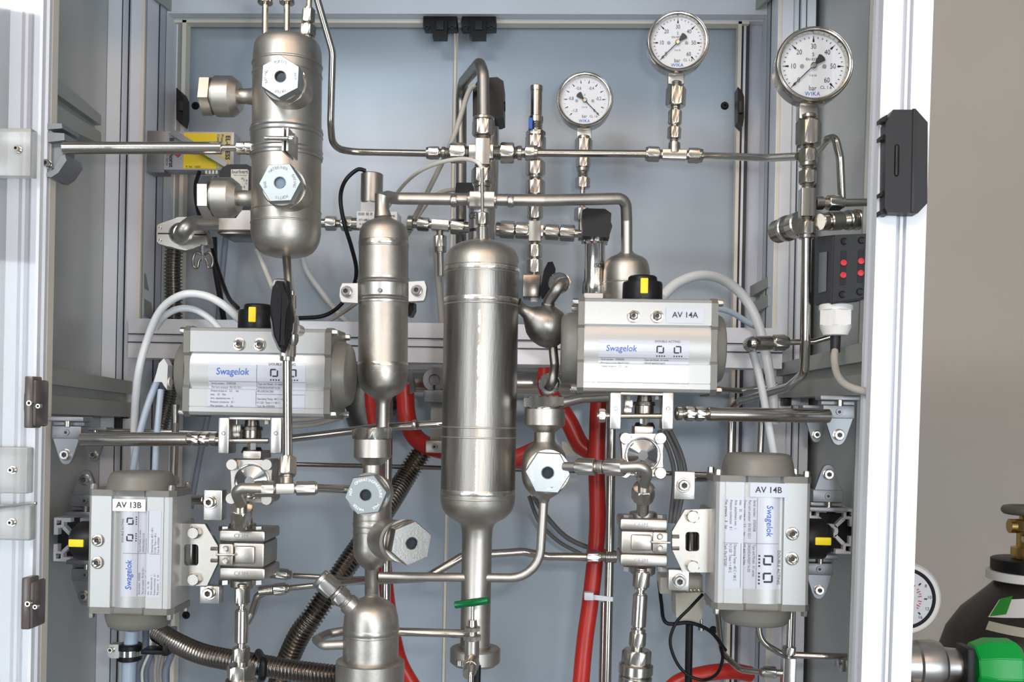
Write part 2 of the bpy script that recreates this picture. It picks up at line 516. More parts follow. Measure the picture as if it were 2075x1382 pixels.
# inner door frame and seal
for x0, x1, nm, m in ((345, 350, 'frame_lip', 'gap'), (350, 353.5, 'frame_edge', 'alu'), (353.5, 362, 'frame_lip', 'beam'), (362, 370, 'seal_strip', 'seal'),
                      (1489, 1496, 'seal_strip', 'seal'), (1496, 1500, 'frame_lip', 'gap'), (1500, 1505, 'frame_edge', 'alu'), (1505, 1512, 'frame_lip', 'gap')):
    vstrip(x0, x1, 440, YP - (.012 if m == 'seal' else .006), .014, m, nm, z1=P(900, 40, YP).z)
for y0, y1, nm, m in ((29, 38, 'frame_lip', 'gap'), (38, 42.5, 'frame_edge', 'alu'), (42.5, 48.5, 'frame_lip', 'gap'), (48.5, 55, 'seal_strip', 'seal')):
    a, b = P(352, y0, YP), P(1507, y1, YP)
    zc = P(930, (y0 + y1) / 2, YP).z
    part(cab, nm, rbox(NB(), V(((lx + rx) / 2, YP + .001 - (.006 if m == 'seal' else 0), zc)), rx - lx, .014, (y1 - y0) * K(YP)), m)
# back panel in two leaves with a cream gasket between them
gx = P(915, 440, YP).x
part(cab, 'back_panel', rbox(NB(), V(((lx + gx) / 2 - .0012, YP + .012, 1.028)), gx - lx - .0025, .004, 2.056), 'panel')
part(cab, 'back_panel', rbox(NB(), V(((gx + rx) / 2 + .0012, YP + .012, 1.028)), rx - gx - .0025, .004, 2.056), 'panel')
part(cab, 'panel_gasket', rbox(NB(), V((gx, YP + .0125, 1.0)), .0026, .006, 2.0), 'seal')
# side panels
slx = P(207, 700, YB).x - .002; srx = P(1650, 700, YB).x + .002
part(cab, 'side_panel', rbox(NB(), V((slx, .93, 1.02)), .003, .44, 2.04), 'panel_side')
part(cab, 'side_panel', rbox(NB(), V((srx, .975, 1.02)), .003, .34, 2.04), 'panel_side')
# middle rail across the back
zm = P(900, (657 + 663) / 2, YB).z
a, b = P(291, 652, YB), P(1569, 675, YB)
hr = 78 * K(YB)
mr = part(cab, 'middle_rail', prism(NB(), slotpoly(hr / 2, .02, hr * .105, .0012), V((a.x, YB - .02 + .001, a.z - hr / 2)), ZA, YA, XA * (b.x - a.x)), 'alu')


for f_ in (.395, .605):
    part(cab, 'slot_line', rbox(NB(), V(((a.x + b.x) / 2, YB - .0398, a.z - hr * f_)), b.x - a.x, .0012, .0011), 'gap')
# side rails running to the rear, each a pair of lips with a recessed groove
def siderail(f0, f1, yf, b0, b1, yb, xf, xb, sgn, m='beam', th=.035):
    """front edge at pixel column xf from row f0 to f1 at depth yf, rear edge at xb from b0 to b1 at depth yb"""
    bm = NB()
    for s0, s1, dx in ((0, .36, 0), (.36, .60, .007), (.60, 1, 0)):
        A0, A1 = P(xf, f0 + (f1 - f0) * s0, yf), P(xf, f0 + (f1 - f0) * s1, yf)
        B0, B1 = P(xb, b0 + (b1 - b0) * s0, yb), P(xb, b0 + (b1 - b0) * s1, yb)
        o = XA * (-sgn * dx); d = XA * (-sgn * th)
        beam8(bm, [A0 + o, A1 + o, A1 + d, A0 + d], [B0 + o, B1 + o, B1 + d, B0 + d])
    return part(cab, 'side_rail', bm, m)


siderail(143, 243, .902, 233, 292, 1.005, 100, 205, 1, th=.03)
siderail(742, 838, .894, 773, 845, 1.078, 90, 268, 1)
siderail(694, 800, .777, 738, 806, 1.078, 1747, 1573, -1)
siderail(553, 640, 1.085, 580, 665, 1.16, 292, 340, 1, th=.02)
siderail(560, 620, 1.10, 580, 640, 1.16, 1556, 1520, -1, th=.02)
# rails seen end on: profile with T slots and hollow corners
def endprofile(cx, cy, Y, size, name):
    k = K(Y); h = size * k / 2; bm = NB(); O = P(cx, cy, Y); D = YA * .17; t = h * .12
    for sx in (-1, 1):
        for sy in (-1, 1):
            c = h * .46
            def q(x0, z0, x1, z1): prism(bm, [(x0, z0), (x1, z0), (x1, z1), (x0, z1)], O, XA * sx, ZA * sy, D)
            q(h - c, h - t, h, h); q(h - t, h - c, h, h - t); q(h - c, h - c, h - t, h - c + t); q(h - c, h - c + t, h - c + t, h - t)
            q(h * .22, h - t * 1.6, h - c, h); q(h - t * 1.6, h * .22, h, h - c)
            prism(bm, [(h * .24, h * .14), (h * .14, h * .24), (h * .50, h * .62), (h * .62, h * .50)], O, XA * sx, ZA * sy, D)
    part(cab, 'cavity_shade', rbox(NB(), O + YA * .008, h * 1.96, .002, h * 1.96), 'black')  # black plate added to stand for the darkness deep in the hollows
    rev(bm, O, YA, [(0, h * .32), (.17, h * .32), (.17, h * .16), (0, h * .16), (0, h * .32)], 16, cap=False)
    return part(cab, name, bm, 'sawn')


endprofile(152, 1094, .93, 90, 'stub_rail')
endprofile(1684, 1076, .93, 90, 'stub_rail')
# front posts
vpost(12, 92, 500, .845, .012, q=.003, s=.004, faces='F')
vstrip(36, 56, 500, .8445, .003, 'fringe', 'slot_cover'); vstrip(43, 49, 500, .8440, .003, 'alu', 'slot_rib')
vstrip(92, 99, 500, .85, .01, 'seal', 'seal_strip')
# ceiling corner braces and small parts bolted to the frame
for q0, q1 in (((302, -6), (356, 34)), ((1570, -14), (1516, 34))):
    A, B = P(q0[0], q0[1], 1.085), P(q1[0], q1[1], 1.16)
    part(cab, 'corner_rail', beam8(NB(), [A, A + ZA * .05, A + ZA * .05 + XA * .004, A + XA * .004], [B, B + ZA * .05, B + ZA * .05 + XA * .004, B + XA * .004]), 'beam')
for x, y in ((397, 215), (1468, 215), (378, 1246), (1445, 1276)):
    bm = NB(); rev(bm, P(x, y, YP + .011), -YA, [(0, 8 * K(YP)), (.002, 8 * K(YP)), (.0035, 6 * K(YP)), (.0035, 2.5 * K(YP)), (.001, 2 * K(YP)), (.001, 0)], 20)
    part(cab, 'hole_plug', bm, 'black')

# ------------------------------------------------------------------ doors at the front
# clear acrylic door, left
ad = thing('acrylic_door', 'clear acrylic door leaf standing open in front of the left post', 'door', P(30, 1200, .77))
A, B = P(-60, 700, .77), P(74, 700, .77)
part(ad, 'pane', rbox(NB(), V(((A.x + B.x) / 2, .77, 1.45)), B.x - A.x, .005, 1.1), 'acryl')
part(ad, 'pane_edge', rbox(NB(), V((B.x + .0005, .77, 1.45)), .0025, .0052, 1.1), 'acryledge', label='bright polished edge of the pane')
for y0, y1, x1, sx, sy in ((258, 357, 65, 38, 303), (905, 1000, 57, 27, 952), (1022, 1095, 62, 26, 1058)):
    bm = pbox(NB(), -60, y0, x1, y1, .755, .010, 2); part(ad, 'fixing_plate', bm, 'frost', label='frosted plate with one screw')
    sockbolt(ad, P(sx, sy, .755), TOV, 6 * K(.755), .004)
part(ad, 'pull_rod', sweep(NB(), [P(-20, 1031, .752), P(62, 1020, .752), P(74, 1020, .752)], 3.2 * K(.75), 10), 'chrome')
for y0, name in ((765, 'upper'), (1170, 'lower')):
    h = thing('clip_hinge', 'smoked brown clip hinge on the clear left door, %s one' % name, 'hinge', P(70, y0 + 100, .76), 'clip hinges on the left door')
    part(h, 'barrel', rbox(NB(), P(67 - (y0 > 900) * 6, y0 + 50, .748), 18 * K(.75), .014, 106 * K(.75), .001), 'brown')
    part(h, 'leaf', pbox(NB(), 46 - (y0 > 900) * 5, y0 + 28, 62, y0 + 72, .742, .006, 5), 'brown')
    part(h, 'clip', rbox(NB(), P(82 - (y0 > 900) * 6, y0 + 52, .752), 10 * K(.75), .02, 96 * K(.75), .002), 'brown')
    sockbolt(h, P(64 - (y0 > 900) * 3, y0 + 52, .740), TOV, 6 * K(.75), .004, washer=0)
    sockbolt(h, P(82 - (y0 > 900) * 6, y0 + 58, .742), TOV, 5 * K(.75), .004, washer=0)
# right door: one slotted profile with a black clip
rd = thing('door_profile', 'bright slotted aluminium door profile on the right with a black clip', 'door', P(1830, 1200, .70))
la, lb = P(1840, 0, .70), P(1794, 1382, .705)
lean = (la - lb) / (la.z - lb.z)
kk = K(.70)
def rdp(x0, x1, dy, depth, m, nm, zh=1.0, par=None):
    A = P(x0 - 23, 691, .70 + dy); B = P(x1 - 23, 691, .70 + dy); c = (A + B) / 2
    c = c + lean * (1.05 - c.z) + YA * depth / 2; w_ = (B - A).length
    part(par or rd, nm, prism(NB(), [(-w_ / 2, -depth / 2), (w_ / 2, -depth / 2), (w_ / 2, depth / 2), (-w_ / 2, depth / 2)], c, XA, YA, lean * zh), m)
rdp(1791, 1831, 0, .010, 'alu', 'face_strip'); rdp(1852, 1892, 0, .010, 'alu', 'face_strip')
rdp(1776, 1784, .045, .006, 'sawn', 'frame_strip'); rdp(1782, 1795, .052, .006, 'fringe', 'gasket_strip'); rdp(1764, 1777, .162, .004, 'beam', 'frame_strip', .85, cab)
rdp(1830, 1853, .005, .005, 'alu_slot', 'slot_floor')
rdp(1839, 1845, .003, .004, 'alu', 'slot_rib')

# clip on the door
ck = thing('door_clip', 'black octagonal plastic clip on the bright right door profile', 'door clip', P(1832, 432, .69))
bm = pplate(NB(), [(1810, 222), (1857, 222), (1880, 248), (1879, 412), (1860, 432), (1797, 430), (1793, 420), (1795, 250)], .687, .011)
part(ck, 'cover', bm, 'darkgrey')
for y0, y1 in ((232, 248), (268, 284), (382, 398), (418, 436)):
    part(ck, 'hook', pplate(NB(), [(1798, y0), (1784, y0 + 8), (1784, y1), (1790, y1 - 2), (1798, y1)], .690, .008), 'black')
part(ck, 'grip_rib', rbox(NB(), P(1817, 325, .687), 9 * kk, .003, 64 * kk, .0018), 'black')
part(ck, 'ridge', rbox(NB(), P(1850, 326, .6875), 3.5 * kk, .003, 205 * kk, .0015), 'darkgrey')

# latches on the rear door
for i, (x0, x1, lab) in enumerate(((857, 926, 'left'), (935, 1005, 'right'))):
    t = thing('door_latch', 'black plastic latch at the top of the rear panel, %s of the middle pair' % lab, 'latch', P((x0 + x1) / 2, 78, 1.15), 'black latches on the rear panel')
    part(t, 'body', pbox(NB(), x0, 30, x1, 55, 1.145, .02, 2), 'black')
    part(t, 'tongue', pplate(NB(), [(x0 + 17, 40), (x1 - 19, 40), (x1 - 21, 76), (x0 + 20, 76)], 1.138, .012), 'black')
    part(t, 'catch', pbox(NB(), x0 + 27, 41, x0 + 42, 60, 1.136, .003, 1), 'darkgrey')
    for xx in (x0 + 9, x1 - 9): sockbolt(t, P(xx, 58, 1.145), TOV, 5 * K(1.15), .004, 'darkgrey', 0)
for x0, x1, y0, y1, lab in ((357, 371, 177, 252, 'left'), (1495, 1508, 176, 256, 'right')):
    t = thing('side_latch', 'narrow black latch on the %s edge of the rear panel' % lab, 'latch', P((x0 + x1) / 2, y1, 1.14), 'black latches on the rear panel')
    part(t, 'body', pplate(NB(), [(x0, y0), (x0 + 9, y0 + 8), (x1, y0 + 20), (x1, y1 - 18), (x0 + 10, y1), (x0, y1 - 10)], 1.138, .02), 'black')
    part(t, 'tongue', pbox(NB(), x0 + 3, y0 + 26, x1 - 1, y1 - 28, 1.134, .006, 2), 'darkgrey')
# ------------------------------------------------------------------ gauges
def gauge(lab, cx, cy, Y, R, kind, needle, stem):
    k = K(Y); t = thing('pressure_gauge', lab, 'pressure gauge', P(cx, cy + R, Y), 'round pressure gauges')
    O = P(cx, cy, Y); r = R * k; N = TOV
    bm = NB(); rev(bm, O, YA, [(-.001, r * .90), (-.002, r * .965), (0, r * 1.0), (.005, r * 1.0), (.006, r * .975), (.017, r * .975), (.020, r * .9), (.020, 0)], 56)
    for f in list(bm.faces):
        if len(f.verts) > 10 and abs(f.calc_center_median().y - (O.y - .001)) < 1e-4: bm.faces.remove(f)
    part(t, 'case', bm, 'tube')
    bm = NB(); rev(bm, O, YA, [(-.0005, r * .97), (-.0022, r * .95), (-.0028, r * .92), (-.0024, r * .885), (.0005, r * .85), (.0045, r * .838)], 56, cap=False)
    part(t, 'bezel', bm, 'fit')
    D = O + YA * .004
    bm = NB(); rev(bm, D, YA, [(0, 0), (0, r * .84), (.001, r * .84)], 48); part(t, 'dial', bm, 'dial'); r *= .955
    S_ = D + N * .0003; fl = flat(S_, XA, ZA)
    bm = NB()
    def tick(a, r0, r1, w0, w1):
        c, s = cos(a), sin(a)
        q = [fl(c * r0 + s * w0, s * r0 - c * w0), fl(c * r1 + s * w1, s * r1 - c * w1), fl(c * r1 - s * w1, s * r1 + c * w1), fl(c * r0 - s * w0, s * r0 + c * w0)]
        bm.faces.new([bm.verts.new(v) for v in q])
    n = 30 if kind == 'p' else 22
    for i in range(n + 1):
        a = radians(225 - 270 * i / n) if kind == 'p' else radians(225 - 270 * i / n)
        if kind == 'p':
            if i % 5 == 0: tick(a, r * .67, r * .83, r * .022, r * .006); tick(a, r * .66, r * .74, r * .026, r * .022)
            else: tick(a, r * .76, r * .81, r * .010, r * .010)
        else:
            if i % 2 == 0: tick(a, r * .66, r * .78, r * .022, r * .008)
            else: tick(a, r * .74, r * .77, r * .007, r * .007)
    part(t, 'scale_marks', bm, 'ink')
    bm = NB()
    def tx(s, x, y, size, **kw): text(bm, s, size * r, flat(fl(x * r, y * r), XA, ZA), **kw)
    if kind == 'p':
        for i, s in enumerate(('0', '10', '20', '30', '40', '50', '60')):
            a = radians(225 - 45 * i); tx(s, cos(a) * .54, sin(a) * .54, .20, sx=.8)
        tx('S', 0, .32, .14); tx('EN 837', -.05, .19, .10); tx('316 SS', 0, -.25, .08); tx('bar', 0, -.60, .19, sx=.85); tx('CL 1.6', .36, -.58, .12)
    else:
        for i, s in enumerate(('-1,0', '-0,8', '-0,6', '-0,4', '-0,2', '0')):
            a = radians(225 - 54 * i); tx(s, cos(a) * .52, sin(a) * .52 - .0, .17, sx=.8)
        tx('S', 0, .22, .10); tx('316 SS', 0, -.24, .08); tx('bar', 0, -.58, .17, sx=.85); tx('CL 1.6', .34, -.58, .11)
    part(t, 'numerals', bm, 'ink')
    bm = NB()
    text(bm, 'WIKA', .15 * r, flat(fl(0, -.755 * r), XA, ZA), bold=.01, space=1.1); part(t, 'maker_lettering', bm, 'inkblue')
    bm = NB()
    for sx in (-.30, .30): rev(bm, S_ + XA * sx * r, N, [(0, r * .055), (.0006, r * .055), (.0006, 0)], 14)
    part(t, 'dial_screws', bm, 'engrave')
    a = radians(needle); c, s = cos(a), sin(a); S2 = D + N * .0022
    bm = NB(); fl2 = lambda x, y: S2 + XA * (c * x - s * y) * r + ZA * (s * x + c * y) * r
    for poly in ([(-.05, .016), (.64, .012), (.72, .035), (.72, -.035), (.64, -.012), (-.05, -.016)], [(-.08, .03), (-.32, .12), (-.36, .06), (-.36, -.06), (-.32, -.12), (-.08, -.03)]):
        v = [bm.verts.new(fl2(*p)) for p in poly]; bm.faces.new(v)
        v2 = [bm.verts.new(x.co - N * .0004) for x in v]; bm.faces.new(v2)
    part(t, 'needle', bm, 'ink')
    bm = NB(); rev(bm, D, N, [(0, r * .085), (.003, r * .085), (.0035, r * .06), (.0035, 0)], 20); part(t, 'needle_hub', bm, 'fit')
    bm = NB(); rev(bm, D + N * .0042, N, [(0, 0), (0, r * .87), (.0008, r * .87), (.0008, 0)], 40); part(t, 'glass', bm, 'glass')
    x0, y0, x1, y1 = stem
    bm = NB(); c0 = P((x0 + x1) / 2, (y0 + y1) / 2, Y + .009)
    rbox(bm, c0 + ZA * .003 + YA * .006, (x1 - x0) * k, .012, (y1 - y0) * k + .006, .0012); part(t, 'stem', bm, 'cast')
    return t


# ------------------------------------------------------------------ sight glasses
def sight(lab, cx, cy, Y, R, ph, d=TOV, words=('OPERATING', 'PRESSURE', 'WATER', 'NTP'), bossR=None, bosslen=.02, lens='lens', ink='engrave', thick=.013, face='sightface'):
    k = K(Y); r = R * k; O = P(cx, cy, Y); d = V(d).normalized()
    t = thing('sight_glass', lab, 'sight glass', O - ZA * r, 'hexagonal sight glasses')
    u, w_ = fr(d, ZA if abs(d.z) < .9 else None)
    up = (ZA - d * d.z).normalized(); ri = up.cross(d) if up.cross(d).x > 0 else -up.cross(d)
    hole = r * .235
    bm = NB()
    rev(bm, O, -d, [(0, hole * 1.08), (0, r * .83), (0, r * .965, 'h'), (.0010, r, 'h'), (thick, r, 'h'), (thick, r * .8), (thick, hole * 1.08)], 48, radians(ph), up, cap=False)
    part(t, 'hex_plug', bm, face)
    bm = NB(); rev(bm, O, -d, [(thick * .95, r * .80), (thick + .0035, r * .80), (thick + .0035, r * .985), (thick + .005, r * .985), (thick + .005, 0)], 40, 0, up)
    part(t, 'neck_ring', bm, 'fit')
    bm = NB(); rev(bm, O - d * .0025, d, [(0, 0), (0.0, hole * 1.1), (-.004, hole * 1.1)], 32); part(t, 'lens', bm, lens)
    bm = NB(); rev(bm, O, -d, [(0.0002, hole * 1.08), (-.0005, hole * 1.14), (.0004, hole * 1.3)], 32, cap=False); part(t, 'bore_rim', bm, 'chrome')
    bm = NB(); S_ = O + d * .0002
    n = len(words); rr = r * .70
    for i, s in enumerate(words):
        mid = radians(90 + ph * .3 - 360 * i / n); step = .15
        for j, ch in enumerate(s):
            a = mid - (j - (len(s) - 1) / 2) * step
            c, sn = cos(a), sin(a)
            p = S_ + ri * (c * rr) + up * (sn * rr)
            text(bm, ch, r * .18, flat(p, ri * sn - up * c, up * sn + ri * c), bold=.02)
    part(t, 'lettering', bm, ink)
    return t


# ------------------------------------------------------------------ pressure vessels: profile rows in pixels along the axis
def lathe_px(par, name, A, B, prof, m, n=48, ang=40):
    a, b = P(*A), P(*B); L = hypot(A[0] - B[0], A[1] - B[1]); k = (b - a).length / L
    bm = rev(NB(), a, b - a, [(t * k, r * k) for t, r in prof], n)
    return part(par, name, bm, m, ang)


def weldring(par, A, B, t, r, w=5, m='weld'):
    a, b = P(*A), P(*B); L = hypot(A[0] - B[0], A[1] - B[1]); k = (b - a).length / L; ax = (b - a).normalized()
    u, w_ = fr(ax); bm = NB(); n = 72; rows = []
    for j, (dt, dr) in enumerate(((-1, -.8), (-.6, .5), (0, 1), (.6, .5), (1, -.8))):
        ring = []
        for i in range(n):
            th = 2 * pi * i / n; wob = random.uniform(-.35, .35) * (1.6 if w > 9 else 1)
            ring.append(bm.verts.new(a + ax * (t + dt * w / 2 + wob * .5) * k + (u * cos(th) + w_ * sin(th)) * (r + (dr + wob * .5) * .9) * k))
        rows.append(ring)
    for A_, B_ in zip(rows, rows[1:]):
        for i in range(n): bm.faces.new((A_[i], A_[(i + 1) % n], B_[(i + 1) % n], B_[i]))
    return part(par, 'weld_seam', bm, m, 60)


def dome(t0, t1, r, tip=0, n=9, out=False):
    """profile of a torispherical end from the tip (t0) to the full radius (t1), or reversed when out"""
    pr = []
    for i in range(n + 1):
        a = pi / 2 * i / n
        pr.append((t1 - (t1 - t0) * cos(a) ** .8 if i < n else t1, tip + (r - tip) * sin(a) ** .62))
    return pr if not out else [(t0 + t1 - t, r_) for t, r_ in reversed(pr)]


# ------------------------------------------------------------------ pneumatic actuators
LINES_L = (('Serial number:   07009208', 0), ('Part turn actuator  EN ISO 5211', 1), ('Output torque at    5,5      bar', 2), ('max.    32    Nm', 3),
           ('Arm. attachment mm   1', 4), ('Pressure connection   8 1', 5), ('Max. pressure     8    bar', 6))
LINES_R = (('Type and Model:  A1 series', 0), ('DR030DA/F0507 N-DS', 1), ('MS-A30-DA-DIN', 2), ('Operating Temp: -40 C + 80 C', 4), ('II 2 GD  Tmax < + 80 C', 5), ('Tech. file ATEX001', 6))


def actuator(lab, tag, cx, cy, Y, L, H, rot, group, ind_u, ind_flip=False, label_u=(-.37, .37), label_v=(.05, -.40), tag_at=None, tag_sz=15, blank=False, capl=33, capr=33, ports=(-.0, .17), port_v=.31, side='up', skip_tag_plate=False, D=None):
    k = K(Y); O = P(cx, cy, Y); D = (D or H * .80)
    U, W = {0: (XA, ZA), 90: (ZA, -XA), -90: (-ZA, XA)}[rot]; N = TOV
    t = thing('pneumatic_actuator', lab, 'actuator', O + N * (-D * k / 2) - ZA * (H if rot == 0 else L) * k / 2, group)
    v1, v2 = H * .22, -H * .20
    arc = []
    for i in range(13):
        s = i / 12; v = v1 - (v1 - v2) * s; arc.append((v, -9 + 8.5 * sin(pi * s) ** .75))
    cs = [(H / 2, -9), (H / 2 - 2, -4), (H / 2 - 8, 0), (v1, 0), (v1 - .5, -6.5)] + arc[1:-1] + [(v2 + .5, -6.5), (v2, 0), (-H * .395, 0), (-H * .397, -1.6), (-H * .405, -1.6), (-H * .407, 0), (-H / 2 + 8, 0), (-H / 2 + 2, -4), (-H / 2, -9)]
    def nv(v):
        for (a, na), (b, nb) in zip(cs, cs[1:]):
            if b <= v <= a and a - b > 1e-6: return na + (nb - na) * (a - v) / (a - b)
        return 0
    back = [(-H / 2, -D + 8), (-H / 2 + 8, -D), (H / 2 - 8, -D), (H / 2, -D + 8)]
    W_, U_, N_ = W * k, U * k, N * k
    bm = prism(NB(), cs + back, O - U_ * L / 2, W_, N_, U_ * L); part(t, 'body', bm, 'body', 25)
    # end plates and caps
    Hp = H * 1.0
    pl = [(Hp / 2 + 3, -14), (Hp / 2 - 8, 1.5), (v1 - 2, 1.5), (v1 - 8, -3), (v2 + 8, -3), (v2 + 2, 1.5), (-Hp / 2 + 8, 1.5), (-Hp / 2 - 3, -14), (-Hp / 2 - 3, -D + 12), (-Hp / 2 + 10, -D - 2), (Hp / 2 - 10, -D - 2), (Hp / 2 + 3, -D + 12)]
    pt = 13
    for sg, cl in ((-1, capl), (1, capr)):
        o = O + U_ * (sg * L / 2)
        bm = prism(NB(), pl, o, W_, N_, U_ * (sg * pt)); e = part(t, 'end_plate', bm, 'cap', 25)
        c = o + U_ * (sg * pt) + N_ * (-D / 2); r = H * .39 * k
        bm = NB(); rev(bm, c, U * sg, [(0, r * 1.03), (cl * .1 * k, r), (cl * .55 * k, r * .96), (cl * .86 * k, r * .90), (cl * .96 * k, r * .84), (cl * k, r * .74), (cl * k, 0)], 40)
        part(t, 'end_cap', bm, 'cap', 30)
        for sv in (-1, 1):
            for nn in (-11, -D + 11):
                hexhead(t, o + U_ * (sg * pt) + W_ * (sv * (H / 2 - 7)) + N_ * nn, U * sg, 7 * k, 11 * k, m='brushed')
    # position indicator
    o = O + W_ * H / 2 + U_ * ind_u * L + N_ * (-D / 2)
    bm = NB(); rev(bm, o, W, [(0, 41 * k), (2 * k, 42 * k), (38 * k, 41.5 * k), (42 * k, 40 * k), (42 * k, 31 * k), (52 * k, 30 * k), (55 * k, 27 * k), (55 * k, 0)], 36)
    part(t, 'position_indicator', bm, 'black')
    bm = NB(); rbox(bm, o + N * 41.5 * k + W_ * 30, *[abs(x) for x in (U * 16 * k + W * 32 * k + N * 5 * k)], .0008)
    part(t, 'yellow_mark', bm, 'yellow')
    for pu in ports:
        p = O + U_ * pu * L + W_ * H * port_v
        bm = NB(); rev(bm, p, N, [(0, 13.5 * k), (2 * k, 13 * k), (2.5 * k, 11 * k), (2.5 * k, 9.5 * k, 'h'), (8 * k, 9.5 * k, 'h'), (9 * k, 8 * k), (10 * k, 6.5 * k), (9 * k, 4 * k), (5 * k, 3.4 * k), (5 * k, 0)], 36)
        ap = part(t, 'air_port', bm, 'fit')
        bm = NB(); rev(bm, p, N, [(5.2 * k, 3.4 * k), (5.6 * k, 3.4 * k), (5.6 * k, 0)], 14); part(ap, 'port_shade', bm, 'gap')  # dark disc paints the shade inside the port
    # data label following the front of the body
    fn = lambda u, v, e=1.5: O + U_ * u + W_ * v + N_ * (nv(v) + e)
    ua, ub = label_u[0] * L, label_u[1] * L; va, vb = label_v[0] * H, label_v[1] * H
    bm = NB(); nvv = 80; rows = []
    for i in range(nvv + 1):
        v = va + (vb - va) * i / nvv; rows.append((bm.verts.new(fn(ua, v, .5)), bm.verts.new(fn(ub, v, .5))))
    for a, b in zip(rows, rows[1:]): bm.faces.new((a[0], a[1], b[1], b[0]))
    lb = part(t, 'data_label', bm, 'paper')
    lw, lh = ub - ua, va - vb; um = ua + lw * .50
    top = va - lh * .42
    bm = NB(); text(bm, 'Swagelok', lw * .098, lambda x, y: fn(ua + lw * .25 + x, va - lh * .21 + y), shear=.12, sx=.92, bold=.004)
    part(lb, 'brand_lettering', bm, 'inkblue')
    bm = NB(); nl = 7; dy = (lh * .56) / nl
    for s, i in LINES_L:
        if blank and i > 2: continue
        text(bm, s, dy * .80, lambda x, y, i=i: fn(ua + lw * .03 + x, top - dy * (i + .55) + y), 'LEFT', sx=.78)
    for s, i in LINES_R:
        if blank and i > 1: continue
        text(bm, s, dy * .80, lambda x, y, i=i: fn(um + lw * .01 + x, top - dy * (i + .55) + y), 'LEFT', sx=.78)
    text(bm, 'DOUBLE ACTING', lh * .075, lambda x, y: fn(um + lw * .26 + x, va - lh * .035 + y))
    def line(u0, v0, u1, v1_, wd=.7):
        n_ = 8 if abs(v0 - v1_) > 5 else 1
        for j in range(n_):
            a0, a1 = j / n_, (j + 1) / n_
            p0 = (u0 + (u1 - u0) * a0, v0 + (v1_ - v0) * a0); p1 = (u0 + (u1 - u0) * a1, v0 + (v1_ - v0) * a1)
            dx, dy_ = p1[0] - p0[0], p1[1] - p0[1]; ln = hypot(dx, dy_); nx, ny = -dy_ / ln * wd / 2, dx / ln * wd / 2
            q = [(p0[0] + nx, p0[1] + ny), (p1[0] + nx, p1[1] + ny), (p1[0] - nx, p1[1] - ny), (p0[0] - nx, p0[1] - ny)]
            bm.faces.new([bm.verts.new(fn(*z)) for z in q])
    line(ua + 1, top, ub - 1, top)
    if not blank: line(um, va - lh * .05, um, vb + 2); line(um, top - dy * 3.3, ub - 1, top - dy * 3.3)
    part(lb, 'small_print', bm, 'inkgrey')
    bm = NB()
    for j, fx in enumerate((.18, .37)):
        c = um + lw * fx; s = lh * .072; vm = va - lh * .22; wd = lh * .030
        sg = 1 if j == 0 else -1
        line(c - s, vm - s, c - s, vm + s, wd) if sg > 0 else line(c + s, vm - s, c + s, vm + s, wd)
        line(c - s, vm + s, c + s * .55, vm + s, wd) if sg > 0 else line(c - s * .55, vm + s, c + s, vm + s, wd)
        line(c + s * sg, vm + s * (.75 if sg > 0 else .75), c + s * sg, vm - s, wd) if sg > 0 else line(c - s, vm + s * .75, c - s, vm - s, wd)
        line(c - s * .5, vm - s, c + s, vm - s, wd) if sg > 0 else line(c - s, vm - s, c + s * .5, vm - s, wd)
        for q in range(4): line(c - s * 1.2 + q * s * .8, vm - s * 2.1, c - s * .8 + q * s * .8, vm - s * 2.1, lh * .03)
    part(lb, 'port_symbols', bm, 'ink')
    if blank:
        bm = NB(); z0, z1 = -H * .215, -H * .395; q = rrect(ua - 2, z1, ub, z0, 4)
        vs = [bm.verts.new(O + U_ * x + W_ * y + N_ * .8) for x, y in q]; bm.faces.new(vs)
        part(t, 'blank_sticker', bm, 'paperwhite')
    if tag:
        tu, tv, pw, ph_ = tag_at; R = {0: 0, 90: -pi / 2, -90: pi / 2}[rot]
        TU, TW = XA * k, ZA * k; c = O + U_ * tu + W_ * tv
        # tag plate, always readable upright
        def f2(x, y, e=1.0):
            p = c + TU * x + TW * y
            return p + N_ * (e + .6)
        bm = NB(); v = [bm.verts.new(f2(*q, 1.0)) for q in rrect(-pw / 2, -ph_ / 2, pw / 2, ph_ / 2, 1, 1)]; bm.faces.new(v)
        pl_ = part(t, 'tag_plate', bm, 'paperwhite' if not skip_tag_plate else 'paper')
        bm = NB(); text(bm, tag, tag_sz, lambda x, y: f2(x, y, 1.6), sx=1.0, bold=.012); part(pl_, 'tag_lettering', bm, 'ink')
    return t


